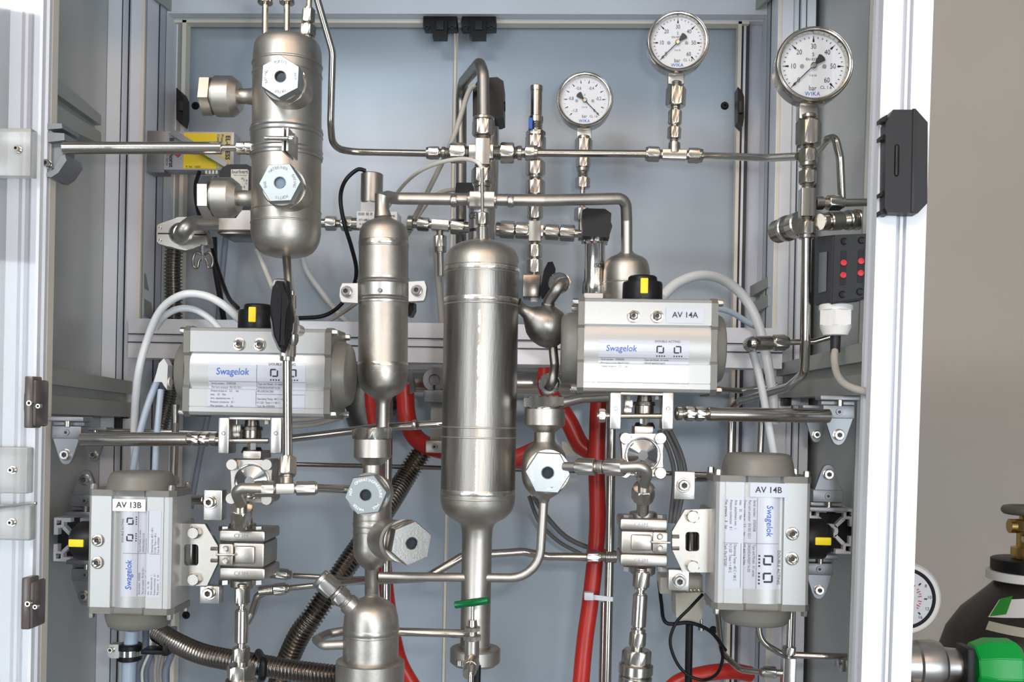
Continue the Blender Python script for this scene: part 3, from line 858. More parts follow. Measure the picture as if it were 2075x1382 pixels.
# ------------------------------------------------------------------ pipe clamp brackets
def mount(lab, cx, cy, Y, s=1.0, flip=1, flange=True):
    """zinc cast foot: block with a set screw, rounded ear with a socket bolt, thin plate; flip=-1 puts the ear on top"""
    k = K(Y) * s; t = thing('cast_bracket', lab, 'bracket', P(cx, cy, Y) - ZA * 40 * k, 'cast mounting feet on the side panels'); O = P(cx, cy, Y); f = flip
    fl = lambda x, y: O + XA * x * k + ZA * y * k * f
    bm = NB(); rbox(bm, O + ZA * 16 * k * f + YA * 16 * k, 62 * k, 32 * k, 26 * k, 2 * k); part(t, 'block', bm, 'zinc')
    pts = [(-29, 4), (29, 4), (13, -36)] + [(13 * cos(radians(a)), -38 + 13 * sin(radians(a))) for a in range(-20, -161, -20)] + [(-13, -36)]
    bm = NB(); prism(bm, pts, O, XA * k, ZA * k * f, YA * 10 * k); bmesh.ops.bevel(bm, geom=list(bm.edges), offset=1.2 * k, segments=1, affect='EDGES'); part(t, 'ear', bm, 'zinc')
    sockbolt(t, fl(0, -30) , TOV, 10 * k, 7 * k, 'fit', 1.2)
    sockbolt(t, fl(0, 16), TOV, 6.5 * k, 3 * k, 'zinc', 0)
    if flange:
        bm = NB(); rbox(bm, O + ZA * 44 * k * f + YA * 14 * k, 78 * k, 44 * k, 9 * k, 1.5 * k); part(t, 'plate', bm, 'zinc')
        bm = NB(); rev(bm, fl(2, 28) + YA * 3 * k, ZA * f, [(0, 7 * k), (12 * k, 7 * k)], 16); part(t, 'stud', bm, 'fit')
        bm = NB(); rbox(bm, O + ZA * 34 * k * f + YA * 22 * k, 66 * k, 26 * k, 8 * k, 1 * k); part(t, 'spacer', bm, 'zinc')
    return t


def clampplate(lab, x0, y0, x1, y1, bx, by, Y, br=11, group='pipe clamp plates'):
    t = thing('pipe_clamp', lab, 'clamp', P((x0 + x1) / 2, y1, Y), group); k = K(Y)
    part(t, 'plate', pbox(NB(), x0, y0, x1, y1, Y, .012, 1.5), 'brushed')
    sockbolt(t, P(bx, by, Y), TOV, br * k, 12 * k, 'fit', 1.35)
    return t


def collars(*a):
    pass
# ================================================================== large vessels
YV = .86
# vessel with four sight glasses, upper left
A, B = (583, 80, YV), (579, 522, YV)
t1 = thing('separator_vessel', 'matt steel vessel upper left with four sight glasses and a middle clamp band', 'pressure vessel', P(*B))
pr = [(0, 0), (0, 44)] + [(1, 52), (4, 58), (9, 63), (16, 66), (28, 68), (52, 69)] + [(55, 69), (348, 69)] + [(352, 70), (392, 70)] + [(395, 69.5), (408, 67), (420, 62), (430, 54), (436, 44), (440, 30), (442, 18), (442, 0)]
lathe_px(t1, 'shell', A, B, pr, 'vessel')
weldring(t1, A, B, 54, 70, 5, 'vessel'); weldring(t1, A, B, 74, 69.5, 4, 'vessel'); weldring(t1, A, B, 350, 70, 4, 'vessel'); weldring(t1, A, B, 375, 70, 5, 'vessel')
for x0, y0 in ((487, 195), (487, 402)):
    a_, b_ = (x0 - 2, y0, YV), (530, y0 + 1, YV)
    lathe_px(t1, 'side_neck', a_, b_, [(0, 15), (14, 15), (26, 16.5), (32, 21), (45, 24)], 'vessel')
for x, y, r in ((573, 166, 40), (572, 378, 40)):
    k = K(YV); bm = NB(); rev(bm, P(x, y, .812), YA, [(-.002, r * k * .94), (0, r * k), (.05, r * k)], 40); part(t1, 'sight_boss', bm, 'vessel')
cb = thing('clamp_band', 'ribbed steel clamp band bolted round the upper left vessel', 'clamp', P(581, 322, YV))
lathe_px(cb, 'band', (581, 262, YV), (580.5, 323, YV), [(0, 69), (0, 72), (5, 72.5), (7, 73.6), (9, 72), (14, 71.6), (16, 73.2), (18, 71.6), (44, 71.6), (46, 73.2), (48, 71.6), (53, 72), (55, 73.6), (57, 72.5), (61, 72), (61, 69)], 'brushed', ang=20)
for x in (573, 582):
    part(cb, 'ear', pbox(NB(), x - 2.4, 258, x + 2.4, 306, .787, .03, .8), 'brushed')
k = K(.79)
part(cb, 'bolt_shank', rev(NB(), P(537, 280, .783), P(600, 281, .783) - P(537, 280, .783), [(0, 4.6 * k), (48 * k, 4.6 * k)], 14), 'fit')
part(cb, 'bolt_head', rev(NB(), P(586, 281, .783), XA, [(0, 10 * k), (1 * k, 10.5 * k), (11 * k, 10.5 * k), (12 * k, 9.5 * k), (12 * k, 0)], 18), 'chrome')
# side sight glasses, upper left vessel
for x0, yc, dy in ((412, 196, 40), (410, 401, 43)):
    lab = 'sight glass on the left side of the upper left vessel, %s one' % ('upper' if yc < 300 else 'lower')
    t = thing('side_sight_glass', lab, 'sight glass', P(450, yc + dy, YV), 'side sight glasses of the upper left vessel')
    a_, b_ = (x0, yc - 1, YV), (490, yc, YV); ph = .35 if yc < 300 else .6
    a, b = P(*a_), P(*b_); kk_ = (b - a).length / (490 - x0); ax = (b - a).normalized()
    bm = NB(); rev(bm, a, ax, [(0, 30 * kk_), (1 * kk_, 35 * kk_), (2.5 * kk_, 42 * kk_, 'h'), (22 * kk_, 42 * kk_, 'h'), (24 * kk_, 35 * kk_)], 48, ph); part(t, 'hex_plug', bm, 'fit')
    bm = NB(); rev(bm, a, ax, [(23 * kk_, 35 * kk_), (27 * kk_, 35 * kk_), (27 * kk_, 39 * kk_), (28 * kk_, 40 * kk_), (60 * kk_, 40 * kk_), (74 * kk_, 29 * kk_), (75 * kk_, 15 * kk_)], 44); part(t, 'barrel', bm, 'vessel')
sight('upper front sight glass of the upper left vessel, clear grey face', 568, 155, .80, 44, 2, words=('PORTIS', 'NTP', 'WATER', 'RATING'))
sight('lower front sight glass of the upper left vessel, glaring white face', 567, 370, .80, 44, 27, words=('WATER/NTR', 'RATING', 'PORTIS', 'BAR'), lens='lensblue')
# tubes and fittings on its head
for x, n in ((537, 'left'), (581, 'middle')):
    t = run('standing_tube', 'straight bright tube rising from the upper left vessel head, %s one' % n, 'tube', (x + 1, -22, YV), (x, 84, YV), [('c', 14, 30, 31), ('x', 26, 106, 12.5)], 'tube', 'tubes on the upper left vessel head')
run('head_fitting', 'compression fitting on the right of the upper left vessel head', 'fitting', (628, -20, YV - .01), (622, 86, YV - .01), [('x', 0, 42, 12), ('h', 39, 67, 27), ('c', 36, 41, 20), ('t', 67, 71, 20), ('h', 72, 94, 34), ('c', 94, 108, 26)])
pipe('long bent tube from the top of the frame down to the brass toned fitting', [(600, -150, .92), (674, 106, .95), (670, 250, .97), (674, 300, .985), (718, 308, 1.0), (872, 311, 1.0)], 7.2, 'tube', 52)

# second vessel with clamp ears
A, B = (778, 438, .90), (775, 870, .90)
t2 = thing('dryer_vessel', 'slim matt steel vessel left of the big one, held by a two eared clamp', 'pressure vessel', P(*B))
pr = [(0, 14), (4, 17), (8, 24), (12, 34), (18, 42), (28, 47.5), (42, 49.5), (50, 50), (300, 50), (304, 51), (318, 51), (330, 49.5), (342, 47), (352, 42), (360, 33), (364, 25), (368, 19), (374, 15.5), (382, 13.5), (432, 13.3)]
lathe_px(t2, 'shell', A, B, pr, 'vessel')
for t_, w_ in ((57, 14), (64, 4), (302, 13), (316, 4)): weldring(t2, A, B, t_, 50.2, w_)
cb = thing('eared_clamp', 'two eared pipe clamp around the slim vessel', 'clamp', P(776, 614, .90))
lathe_px(cb, 'band', (777, 564, .90), (776.6, 615, .90), [(0, 50), (0, 52), (4, 52), (6, 53.5), (8, 52), (11, 53.5), (13, 52), (38, 52), (40, 53.5), (42, 52), (45, 53.5), (47, 52), (51, 52), (51, 50)], 'brushed', ang=20)
bm = pplate(NB(), [(694, 574), (725, 574), (725, 614), (692, 612), (688, 600), (689, 584)], .878, .012); part(cb, 'ear', bm, 'brushed')
bm = pplate(NB(), [(828, 571), (860, 569), (864, 582), (862, 600), (858, 609), (828, 611)], .878, .012); part(cb, 'ear', bm, 'brushed')
for x, y in ((703, 591), (845, 589)): sockbolt(cb, P(x, y, .878), TOV, 9 * K(.88), .005, 'fit', 1.3)
part(cb, 'rivet', rev(NB(), P(770, 588, .853), TOV, [(-.003, 4.2 * K(.86)), (.0006, 4.2 * K(.86)), (.001, 3.2 * K(.86)), (.001, 0)], 14), 'zinc')

# crossing pipe between the two slim vessels
YC = .915
pipe('thick horizontal crossing pipe with elbows down to both slim vessels', [(775, 446, .90), (776, 396, .90), (800, 402, YC), (1100, 406, YC + .02), (1268, 402, .96), (1270, 446, .97), (1270, 516, .975)], 12, 'vessel', 22, 'crossing_pipe', 'pipe')
t = thing('pipe_elbow', 'bulging welded elbow on top of the slim vessel', 'pipe elbow', P(775, 446, .90))
a = P(775, 392, .90); k = K(.90); bm = NB()
sweep(bm, [P(776, 440, .9), P(774, 424, .9), P(774, 406, .9), P(775, 397, .9), P(778, 391, .9)], [18 * k, 14.5 * k, 14.5 * k, 16 * k, 11 * k], 24); part(t, 'elbow', bm, 'vessel')
for x, y, Y in ((920, 407, .92), (1035, 408, .928)): weldring(t, (x - 8, y, Y), (x + 8, y, Y), 8, 12.2, 12, 'weld')
# tee block on it
t = run('tee_block', 'square steel tee block on the crossing pipe behind the thermocouple', 'fitting', (948, 406, .915), (1007, 407, .915), [('c', 0, 6, 32), ('s', 5, 54, 32), ('c', 53, 59, 32)])
# big vessel
YM = .835
A, B = (978, 470, YM), (962, 1345, YM)
t3 = thing('main_vessel', 'largest dark steel vessel in the middle tapering to a flanged pipe', 'pressure vessel', P(*B))
pr = [(0, 12), (10, 13), (16, 18), (20, 32), (24, 46), (30, 58), (38, 67), (50, 73), (62, 75.5), (72, 76)]
lathe_px(t3, 'upper_head', A, B, pr, 'vessel', 56)
lathe_px(t3, 'shell', A, B, [(72, 76), (140, 76), (142, 75.4), (524, 75.4), (526, 76)], 'vessel_dark', 56)
pr = [(526, 76), (548, 75), (562, 71), (572, 64), (580, 54), (586, 43), (592, 35), (602, 31.5), (622, 30.5), (836, 30), (838, 31.5), (842, 31), (846, 30)]
lathe_px(t3, 'lower_head', A, B, pr, 'vessel', 56)
for t_, m_ in ((78, 'weld'), (86, 'vessel'), (140, 'weld'), (150, 'vessel'), (396, 'vessel'), (416, 'vessel'), (526, 'weld'), (538, 'vessel'), (836, 'vessel')):
    weldring(t3, A, B, t_, 75.6 if t_ < 600 else 30.2, (13 if t_ < 600 else 7) if m_ == 'weld' else 4, m_)
bm = NB(); a, b = P(*A), P(*B); ax = (b - a).normalized(); k = (b - a).length / 875.2
for (s0, s1) in ((165, 196), (200, 212), (224, 228), (234, 296), (302, 392), (418, 524)):     # lengthwise weld of the shell
    n = int((s1 - s0) / 3); rows = []
    for i in range(n + 1):
        c_ = .03 + random.uniform(-.004, .004); w2 = random.uniform(.018, .040) if 0 < i < n else .008
        rows.append([bm.verts.new(a + ax * (s0 + (s1 - s0) * i / n) * k + (TOV * cos(c_ + q * w2) + XA * sin(c_ + q * w2)) * (75.45 + (.22 if q == 0 else 0)) * k) for q in (-1, -.4, 0, .4, 1)])
    for p_, q_ in zip(rows, rows[1:]):
        for i in range(4): bm.faces.new((p_[i], p_[i + 1], q_[i + 1], q_[i]))
part(t3, 'lengthwise_weld', bm, 'weldbright', 60)
lathe_px(t3, 'flange', (963, 1312, YM), (962.4, 1345, YM), [(0, 30), (0, 48), (3, 51), (28, 51), (31, 48), (31, 44), (35, 43), (35, 0)], 'vessel')
part(t3, 'flange_bolt', rev(NB(), P(931, 1338, YM - .02), -ZA, [(0, 7 * K(.82)), (10 * K(.82), 7 * K(.82)), (10 * K(.82), 0)], 16), 'fit')
# side bulb of the big vessel with ring nuts
t = thing('side_bulb', 'weld joined steel bulb on the right of the largest vessel with two bent necks', 'pipe branch', P(1120, 700, .85))
lathe_px(t, 'bulb', (1046, 618, .84), (1150, 690, .86), [(0, 16), (8, 12), (16, 11), (26, 13), (36, 22), (50, 34), (66, 40), (84, 40), (98, 36), (110, 26), (116, 12), (118, 0)], 'vessel_dark', 36)
k = K(.85)
part(t, 'upper_neck', sweep(NB(), fillet([P(1106, 640, .855), P(1112, 610, .85), P(1134, 578, .84), P(1142, 573, .86), P(1146, 570, .9)], 14 * k), [x * k for x in ([17, 13] + [11.5] * 40)][:len(fillet([P(1106, 640, .855), P(1112, 610, .85), P(1134, 578, .84), P(1142, 573, .86), P(1146, 570, .9)], 14 * k))], 18), 'vessel_dark')
part(t, 'lower_neck', sweep(NB(), fillet([P(1118, 680, .86), P(1124, 740, .86), P(1120, 775, .85), P(1110, 790, .87), P(1106, 793, .9)], 20 * k), 9.5 * k, 18), 'vessel_dark')
for x, y, n in ((1132, 574, 'upper'), (1112, 778, 'lower')):
    t = thing('ring_nut', 'bright ring nut round the %s neck of the side bulb' % n, 'fitting', P(x, y + 20, .86), 'ring nuts of the side bulb')
    d = (P(x, y, .86) - P(x + 12, y - 3, .90)).normalized()
    bm = NB(); rev(bm, P(x, y, .86), -d, [(0, 13 * k), (0, 19 * k), (.002, 22 * k), (.008, 22 * k), (.009, 20 * k)], 32, 0, ZA, cap=False); part(t, 'ring', bm, 'chrome')
    bm = NB(); nutrev(bm, P(x, y, .86), -d, .009, .024, 40 * k, False); part(t, 'hex_nut', bm, 'fit')

# thermocouple on the big vessel
run('thermocouple', 'thin thermocouple probe standing on the largest vessel', 'sensor', (977, 340, .83), (978, 490, .83), [('x', 0, 30, 7, 'ferrule'), ('x', 30, 52, 8.5, 'sleeve'), ('x', 50, 96, 7, 'probe'), ('h', 92, 116, 29), ('c', 90, 93, 16), ('c', 116, 122, 20), ('x', 120, 150, 26, 'neck')])
cable('white thermocouple cable arching left over the crossing pipe', [(977, 342, .83), (966, 328, .83), (935, 322, .85), (890, 330, .88), (846, 350, .93), (812, 382, 1.0), (780, 430, 1.05)], 4.0, 'cablewhite')

# twin vessel behind the right actuator
A, B = (1270, 508, .98), (1268, 700, .98)
t = thing('twin_vessel', 'matt steel vessel half hidden behind the actuator marked 14A', 'pressure vessel', P(*B))
lathe_px(t, 'shell', A, B, [(0, 12), (4, 14), (9, 22), (14, 34), (20, 41), (30, 45), (44, 47), (70, 47.5), (140, 47.5), (170, 40), (190, 12)], 'vessel')
weldring(t, A, B, 66, 47.8, 4, 'weld')

# lower middle vessel chain
YS = .83
A, B = (755, 890, YS), (753, 1216, YS)
t = thing('sight_vessel', 'small matt steel vessel with sight glasses below the slim vessel', 'pressure vessel', P(*B))
lathe_px(t, 'shell', A, B, [(0, 37), (36, 38), (38, 36), (50, 22), (52, 19), (74, 19), (80, 21), (86, 27), (96, 33), (112, 37), (140, 38), (222, 38), (236, 36), (248, 30), (256, 23), (261, 16), (264, 14), (326, 14)], 'vessel')
for t_, w_ in ((162, 4), (172, 14), (186, 4)): weldring(t, A, B, t_, 38.0, w_, 'vessel')
bm = NB(); rev(bm, P(743, 1006, .802), YA, [(0, 40 * K(.79)), (.04, 40 * K(.79))], 40); part(t, 'sight_boss', bm, 'vessel')
a, b = P(776, 1090, .83), P(822, 1100, .775); d_ang = (b - a).normalized()
bm = NB(); rev(bm, a, d_ang, [(-.01, 20 * K(.8)), (.004, 36 * K(.8)), (.010, 42 * K(.8)), (.046, 42 * K(.8)), (.048, 38 * K(.8))], 40); part(t, 'angled_boss', bm, 'vessel')
run('plug_cap', 'large hexagonal plug on top of the small left sight vessel', 'plug', (754, 864, YS), (755, 896, YS), [('H', 2, 26, 74, 'hex_plug'), ('c', 24, 32, 62)])
sight('sight glass facing forward on the small vessel below the slim one', 741, 1003, .79, 44, 22, words=('OPERATING', 'PRESSURE', 'MAX', 'WATER', 'NTP'), ink='paperwhite')  # white letter colour paints the glare on the engraving
sight('sight glass angled to the right, below the slim vessel', 834, 1101, .765, 46, 10, d=(.50, -1, 0.02), words=('OPERATING', 'PRESSURE', 'MAX', 'WATER'), face='fit', ink='sightface')
# right small sight vessel
A, B = (1104, 828, YS), (1102, 1020, YS)
t = thing('sight_vessel', 'small matt steel vessel with one sight glass right of the largest vessel', 'pressure vessel', P(*B))
lathe_px(t, 'shell', A, B, [(0, 40), (1, 41), (33, 41), (35, 39), (46, 24), (48, 21), (64, 21), (70, 24), (78, 34), (90, 42), (106, 45.5), (130, 46), (148, 44), (162, 38), (172, 29), (179, 18), (183, 12), (192, 9)], 'vessel')
bm = NB(); rev(bm, P(1108, 958, .80), YA, [(0, 41 * K(.785)), (.03, 41 * K(.785))], 40); part(t, 'sight_boss', bm, 'vessel')
run('plug_cap', 'large hexagonal plug on top of the right small sight vessel', 'plug', (1102, 800, YS), (1103, 834, YS), [('H', 3, 26, 80, 'hex_plug'), ('c', 25, 34, 68)])
sight('sight glass right of the largest vessel', 1110, 958, .788, 46, 2 + 30, words=('OPERATING', 'PRESSURE', 'MAX', 'WATER'), ink='paperwhite')  # glare on the engraved letters painted as white
pipe('U shaped satin tube joining the right sight vessel to the left one', [(1102, 1012, YS), (1092, 1172, YS), (768, 1168, YS)], 9.4, 'vessel', 62)
# bottom vessel
A, B = (753, 1206, .80), (750, 1400, .80)
t = thing('bottom_vessel', 'bright matt steel vessel at the bottom with a domed head and thick collar', 'pressure vessel', P(*B))
lathe_px(t, 'shell', A, B, [(0, 13), (3, 15), (6, 22), (12, 35), (20, 45), (30, 51), (44, 54.5), (60, 56), (134, 56)], 'vessel')
weldring(t, A, B, 70, 56.0, 15, 'vessel'); weldring(t, A, B, 79, 56, 4, 'vessel')
lathe_px(t, 'collar', (750.6, 1338, .795), (749, 1400, .795), [(0, 54), (0, 66), (2, 69), (262, 69), (262, 0)], 'vessel')
t = run('angled_fitting', 'slanted double nut fitting on the shoulder of the bottom vessel', 'fitting', (646, 1170, .79), (724, 1238, .795), [('c', 0, 9, 40), ('h', 9, 42, 44), ('t', 40, 46, 30), ('c', 44, 50, 34), ('h', 50, 68, 42), ('t', 68, 78, 36), ('c', 76, 100, 42)], 'brushed')
pipe('short looped tube left of the bottom vessel', [(702, 1306, .80), (655, 1308, .80), (640, 1296, .815), (665, 1284, .84), (712, 1276, .845)], 9.5, 'vessel', 16)
pipe('horizontal satin tube from the bottom vessel to the main pipe', [(798, 1280, .81), (930, 1284, .815), (950, 1284, .82)], 8.6, 'tube')

# ================================================================== actuators
actuator('silver and grey actuator on the left with a black lever in front of it', None, 520, 754, .825, 280, 182, 0, 'rack actuators', -.075, label_u=(-.36, .36), label_v=(.11, -.415), capl=27, capr=29, ports=(-.132, .02), port_v=.31)
actuator('silver and grey actuator tagged AV 14A', 'AV 14A', 1312, 700, .81, 255, 190, 0, 'rack actuators', -.022, label_u=(-.385, .33), label_v=(.06, -.40), tag_at=(74, 62, 76, 32), tag_sz=16, blank=True, capl=34, capr=22, ports=(-.115, .07), port_v=.31, skip_tag_plate=True)
actuator('upright silver and grey actuator tagged AV 13B', 'AV 13B', 262, 1119, .775, 230, 178, 90, 'rack actuators', .06, label_u=(-.40, .38), label_v=(.10, -.37), tag_at=(97, 2, 69, 25), tag_sz=17, capl=36, capr=36, ports=(-.10, .10), port_v=.37, D=112)
actuator('upright silver and grey actuator tagged AV 14B', 'AV 14B', 1545, 1101, .775, 244, 190, -90, 'rack actuators', -.02, label_u=(-.375, .38), label_v=(.20, -.42), tag_at=(-107, 10, 74, 28), tag_sz=17, capl=44, capr=36, ports=(-.085, .12), port_v=.31, skip_tag_plate=True, D=118)
# ================================================================== gauges and their stems
gauge('round gauge reading 0 to 60, large one upper right', 1650, 131, .80, 77, 'p', 225, (1620, 205, 1658, 240))
gauge('round gauge reading 0 to 60 in front of the rear panel', 1374, 84, .985, 62.5, 'p', 225, (1354, 146, 1387, 170))
gauge('round vacuum gauge with negative scale, smallest one', 1185, 202, 1.07, 57, 'v', -45, (1169, 259, 1199, 280))
run('gauge_stem', 'stack of hex fittings under the large upper right gauge', 'fitting', (1639, 232, .81), (1634, 500, .81), [('c', 0, 8, 30), ('h', 14, 64, 52), ('t', 8, 14, 24), ('t', 64, 70, 22), ('h', 71, 98, 38), ('c', 98, 106, 36), ('t', 106, 114, 24), ('h', 114, 141, 36), ('t', 141, 152, 24), ('s', 152, 208, 30, 'tee_body'), ('t', 208, 218, 22), ('h', 218, 244, 36), ('c', 244, 252, 32)])
run('gauge_stem', 'stack of hex fittings under the middle gauge', 'fitting', (1371, 166, .995), (1365, 296, .995), [('t', 0, 14, 22), ('h', 12, 50, 41), ('t', 50, 58, 20), ('h', 58, 86, 28), ('c', 84, 88, 24), ('t', 86, 93, 16), ('h', 92, 116, 28), ('t', 116, 126, 18)])
run('gauge_stem', 'chain of fittings under the vacuum gauge', 'fitting', (1183, 276, 1.08), (1178, 490, 1.08), [('c', 0, 8, 26), ('h', 6, 40, 36), ('x', 40, 48, 20), ('h', 44, 64, 30), ('c', 64, 72, 26), ('t', 70, 86, 22), ('h', 84, 106, 30), ('x', 104, 150, 11), ('h', 146, 172, 32), ('x', 170, 212, 14)])
# header line across the back
run('union_cross', 'shining cross fitting on the upper header line', 'fitting', (868, 310, .99), (1086, 310, .99), [('h', 0, 22, 27), ('c', -4, 1, 24), ('t', 22, 28, 18), ('c', 27, 35, 25), ('t', 34, 44, 22), ('h', 44, 76, 42), ('t', 76, 86, 28), ('s', 84, 132, 30, 'cross_body'), ('t', 132, 148, 30), ('h', 146, 174, 43), ('t', 174, 180, 26), ('c', 180, 190, 29), ('t', 188, 196, 20), ('h', 196, 216, 32), ('c', 214, 222, 30)])
run('cross_branch', 'large nuts above and below the cross fitting', 'fitting', (980, 232, .985), (977, 420, .985), [('c', 6, 12, 44), ('h', 12, 44, 46), ('t', 44, 52, 34), ('s', 52, 104, 30, 'cross_body'), ('t', 104, 112, 36), ('h', 110, 140, 46), ('c', 138, 148, 36), ('x', 148, 170, 34)])
pipe('straight header tube right of the cross fitting', [(1080, 310, .99), (1312, 312, .99)], 7.6)
run('tee_fitting', 'tee fitting on the header under the middle gauge', 'fitting', (1308, 312, .99), (1428, 316, .99), [('c', 0, 4, 28), ('h', 3, 28, 32), ('t', 28, 36, 20), ('s', 34, 82, 20, 'tee_body'), ('t', 80, 88, 20), ('h', 86, 110, 32), ('c', 108, 116, 28)])
part_ = thing('tee_riser', 'short riser joining the header tee to the middle gauge stem', 'fitting', P(1366, 306, .985))
part(part_, 'riser', rev(NB(), P(1366, 310, .99), ZA, [(0, 13 * K(.99)), (20 * K(.99), 12 * K(.99))], 20), 'fit')
pipe('header tube running to the large right gauge', [(1420, 315, .99), (1560, 320, .88), (1618, 317, .82)], 7.6, bend=220)
# U pipe from the rear, behind the cross
pipe('upright U bent pipe arching over to the cross fitting', [(934, 560, 1.10), (935, 200, 1.10), (938, 168, 1.09), (972, 128, .995), (979, 150, .985), (980, 250, .985)], 11.5, 'vessel_dark', 26, 'bent_pipe', 'pipe')
# pressure transmitters
t = thing('pressure_transmitter', 'transmitter with black cube head beside the U bent pipe', 'sensor', P(990, 420, 1.06))
part(t, 'head', pplate(NB(), [(966, 166), (972, 158), (1008, 156), (1020, 164), (1020, 236), (1012, 240), (958, 238), (958, 180)], 1.03, .04), 'black')
part(t, 'knob', rev(NB(), P(1019, 216, 1.05), XA, [(0, 10 * K(1.05)), (5 * K(1.05), 10 * K(1.05)), (5 * K(1.05), 0)], 14), 'black')
k = K(1.06); part(t, 'body', rev(NB(), P(990, 238, 1.06), -ZA, [(0, 22 * k), (165 * k, 22 * k)], 28), 'fit')
cable('grey cable slanting down left from the black cube head', [(962, 172, 1.02), (948, 190, 1.02), (918, 280, 1.02), (876, 370, 1.05), (840, 440, 1.10), (820, 470, 1.12)], 5.2, 'cable')
cable('grey cable leaving the black block beside the U bent pipe', [(928, 384, 1.08), (900, 388, 1.09), (872, 404, 1.10), (846, 440, 1.11), (826, 476, 1.13)], 4.5, 'cable')
t = thing('cable_block', 'small black plastic block on the U bent pipe', 'connector', P(938, 394, 1.08)); part(t, 'block', pplate(NB(), [(924, 370), (956, 370), (962, 384), (944, 395), (922, 393)], 1.075, .03), 'black')
t = thing('marked_sensor', 'round steel sensor with a CE mark label behind the crossing pipe', 'sensor', P(977, 490, 1.04))
k = K(1.04); part(t, 'body', rev(NB(), P(977, 405, 1.04), -ZA, [(0, 27 * k), (98 * k, 27 * k)], 32), 'brushed')
o = P(977, 440, 1.04); r_ = 27.3 * k
bm = NB(); q = []
for i in range(9):
    th = radians(-64 + 56 * i / 8); q.append((bm.verts.new(o + XA * sin(th) * r_ + TOV * cos(th) * r_ + ZA * 24 * k), bm.verts.new(o + XA * sin(th) * r_ + TOV * cos(th) * r_ - ZA * 50 * k)))
for a, b in zip(q, q[1:]): bm.faces.new((a[0], b[0], b[1], a[1]))
lb = part(t, 'label', bm, 'paper')
def onr(x, y):
    th = radians(-40) + x / r_; return o + (XA * sin(th) + TOV * cos(th)) * (r_ + .0002) + ZA * y
bm = NB(); text(bm, 'CE', 19 * k, lambda x, y: onr(x, y - 2 * k)); text(bm, '+', 12 * k, lambda x, y: onr(x - 14 * k, y))
for i in range(4): text(bm, 'IIIIII', 9 * k, lambda x, y, i=i: onr(x - 4 * k + i * 3.4 * k, y - 30 * k))
part(lb, 'lettering', bm, 'ink')
t = thing('pressure_transmitter', 'transmitter with black cap, left of the half hidden twin vessel', 'sensor', P(1206, 600, .99))
k = K(.99)
part(t, 'cap', pplate(NB(), [(1180, 426), (1186, 422), (1226, 423), (1239, 432), (1238, 450), (1241, 458), (1236, 462), (1235, 481), (1181, 478)], .965, .045), 'black')
part(t, 'body', rev(NB(), P(1206, 476, .99), -ZA, [(0, 26 * k), (3 * k, 26.5 * k), (16 * k, 26 * k), (20 * k, 21 * k), (92 * k, 21 * k), (100 * k, 24 * k), (120 * k, 24 * k)], 32), 'chrome')
o = P(1206, 541, .99)
bm = NB(); text(bm, 'SENSOR', 12 * k, lambda x, y: o + (XA * sin(x / (21 * k)) + TOV * cos(x / (21 * k))) * 21.3 * k + ZA * y, bold=.01)
for i in range(5): text(bm, 'o', 5 * k, lambda x, y, i=i: o + (XA * sin(.2) + TOV * cos(.2)) * 21.2 * k + XA * x + ZA * (y - (18 + 7 * i) * k))
part(t, 'lettering', bm, 'ink')
part(t, 'base', pbox(NB(), 1184, 594, 1222, 606, .965, .04, 1), 'white')
# relief valve chain
YR = 1.07
t = run('relief_valve', 'upright relief valve with a small blue label on the vertical fitting chain', 'valve', (1087, 172, YR), (1085, 310, YR), [('c', 2, 14, 26, 'cap'), ('c', 12, 66, 24, 'spring_housing'), ('c', 64, 78, 30), ('t', 78, 92, 28), ('h', 94, 104, 40), ('h', 104, 132, 42), ('c', 130, 140, 30)])
part(t, 'blue_label', pbox(NB(), 1071, 238, 1079, 261, 1.057, .006, 1), 'inkblue', label='small blue label')
run('fitting_chain', 'vertical chain of hex fittings right of the largest vessel', 'fitting', (1085, 322, YR), (1083, 585, YR), [('c', 0, 6, 26), ('h', 5, 34, 40), ('c', 33, 40, 28), ('t', 38, 46, 22), ('h', 44, 74, 40), ('x', 72, 100, 20), ('h', 96, 122, 32), ('t', 122, 130, 18), ('s', 128, 168, 26, 'cross_body'), ('t', 168, 176, 18), ('h', 174, 200, 30), ('t', 198, 206, 18), ('h', 204, 232, 32), ('x', 230, 262, 12)])
run('header_chain', 'horizontal chain of hex fittings behind the largest vessel, right part', 'fitting', (1005, 464, YR), (1180, 474, YR), [('c', 0, 10, 30), ('h', 8, 38, 36), ('t', 36, 42, 20), ('h', 40, 66, 34), ('t', 64, 72, 18), ('s', 62, 96, 24, 'cross_body'), ('t', 94, 102, 18), ('h', 100, 128, 32), ('t', 126, 132, 18), ('h', 130, 160, 34), ('x', 158, 176, 16)])
run('header_chain', 'horizontal chain of hex fittings between the two slim vessels', 'fitting', (826, 452, YR), (962, 462, YR), [('c', 0, 12, 32), ('t', 12, 22, 20), ('h', 20, 44, 28), ('t', 44, 52, 16), ('s', 50, 84, 22, 'tee_body'), ('t', 82, 90, 18), ('h', 88, 116, 32), ('c', 114, 136, 22)])
run('drop_fitting', 'short fitting hanging below the header tee', 'fitting', (891, 460, YR), (893, 560, YR), [('x', 0, 20, 14), ('h', 18, 42, 27), ('c', 40, 52, 25), ('x', 50, 100, 14)])
run('header_chain', 'hex fittings between the upper left vessel and the flow sensor', 'fitting', (648, 452, YR), (726, 454, YR), [('x', 0, 14, 18), ('h', 12, 34, 30), ('t', 34, 44, 16), ('h', 44, 66, 30), ('c', 64, 82, 26)])
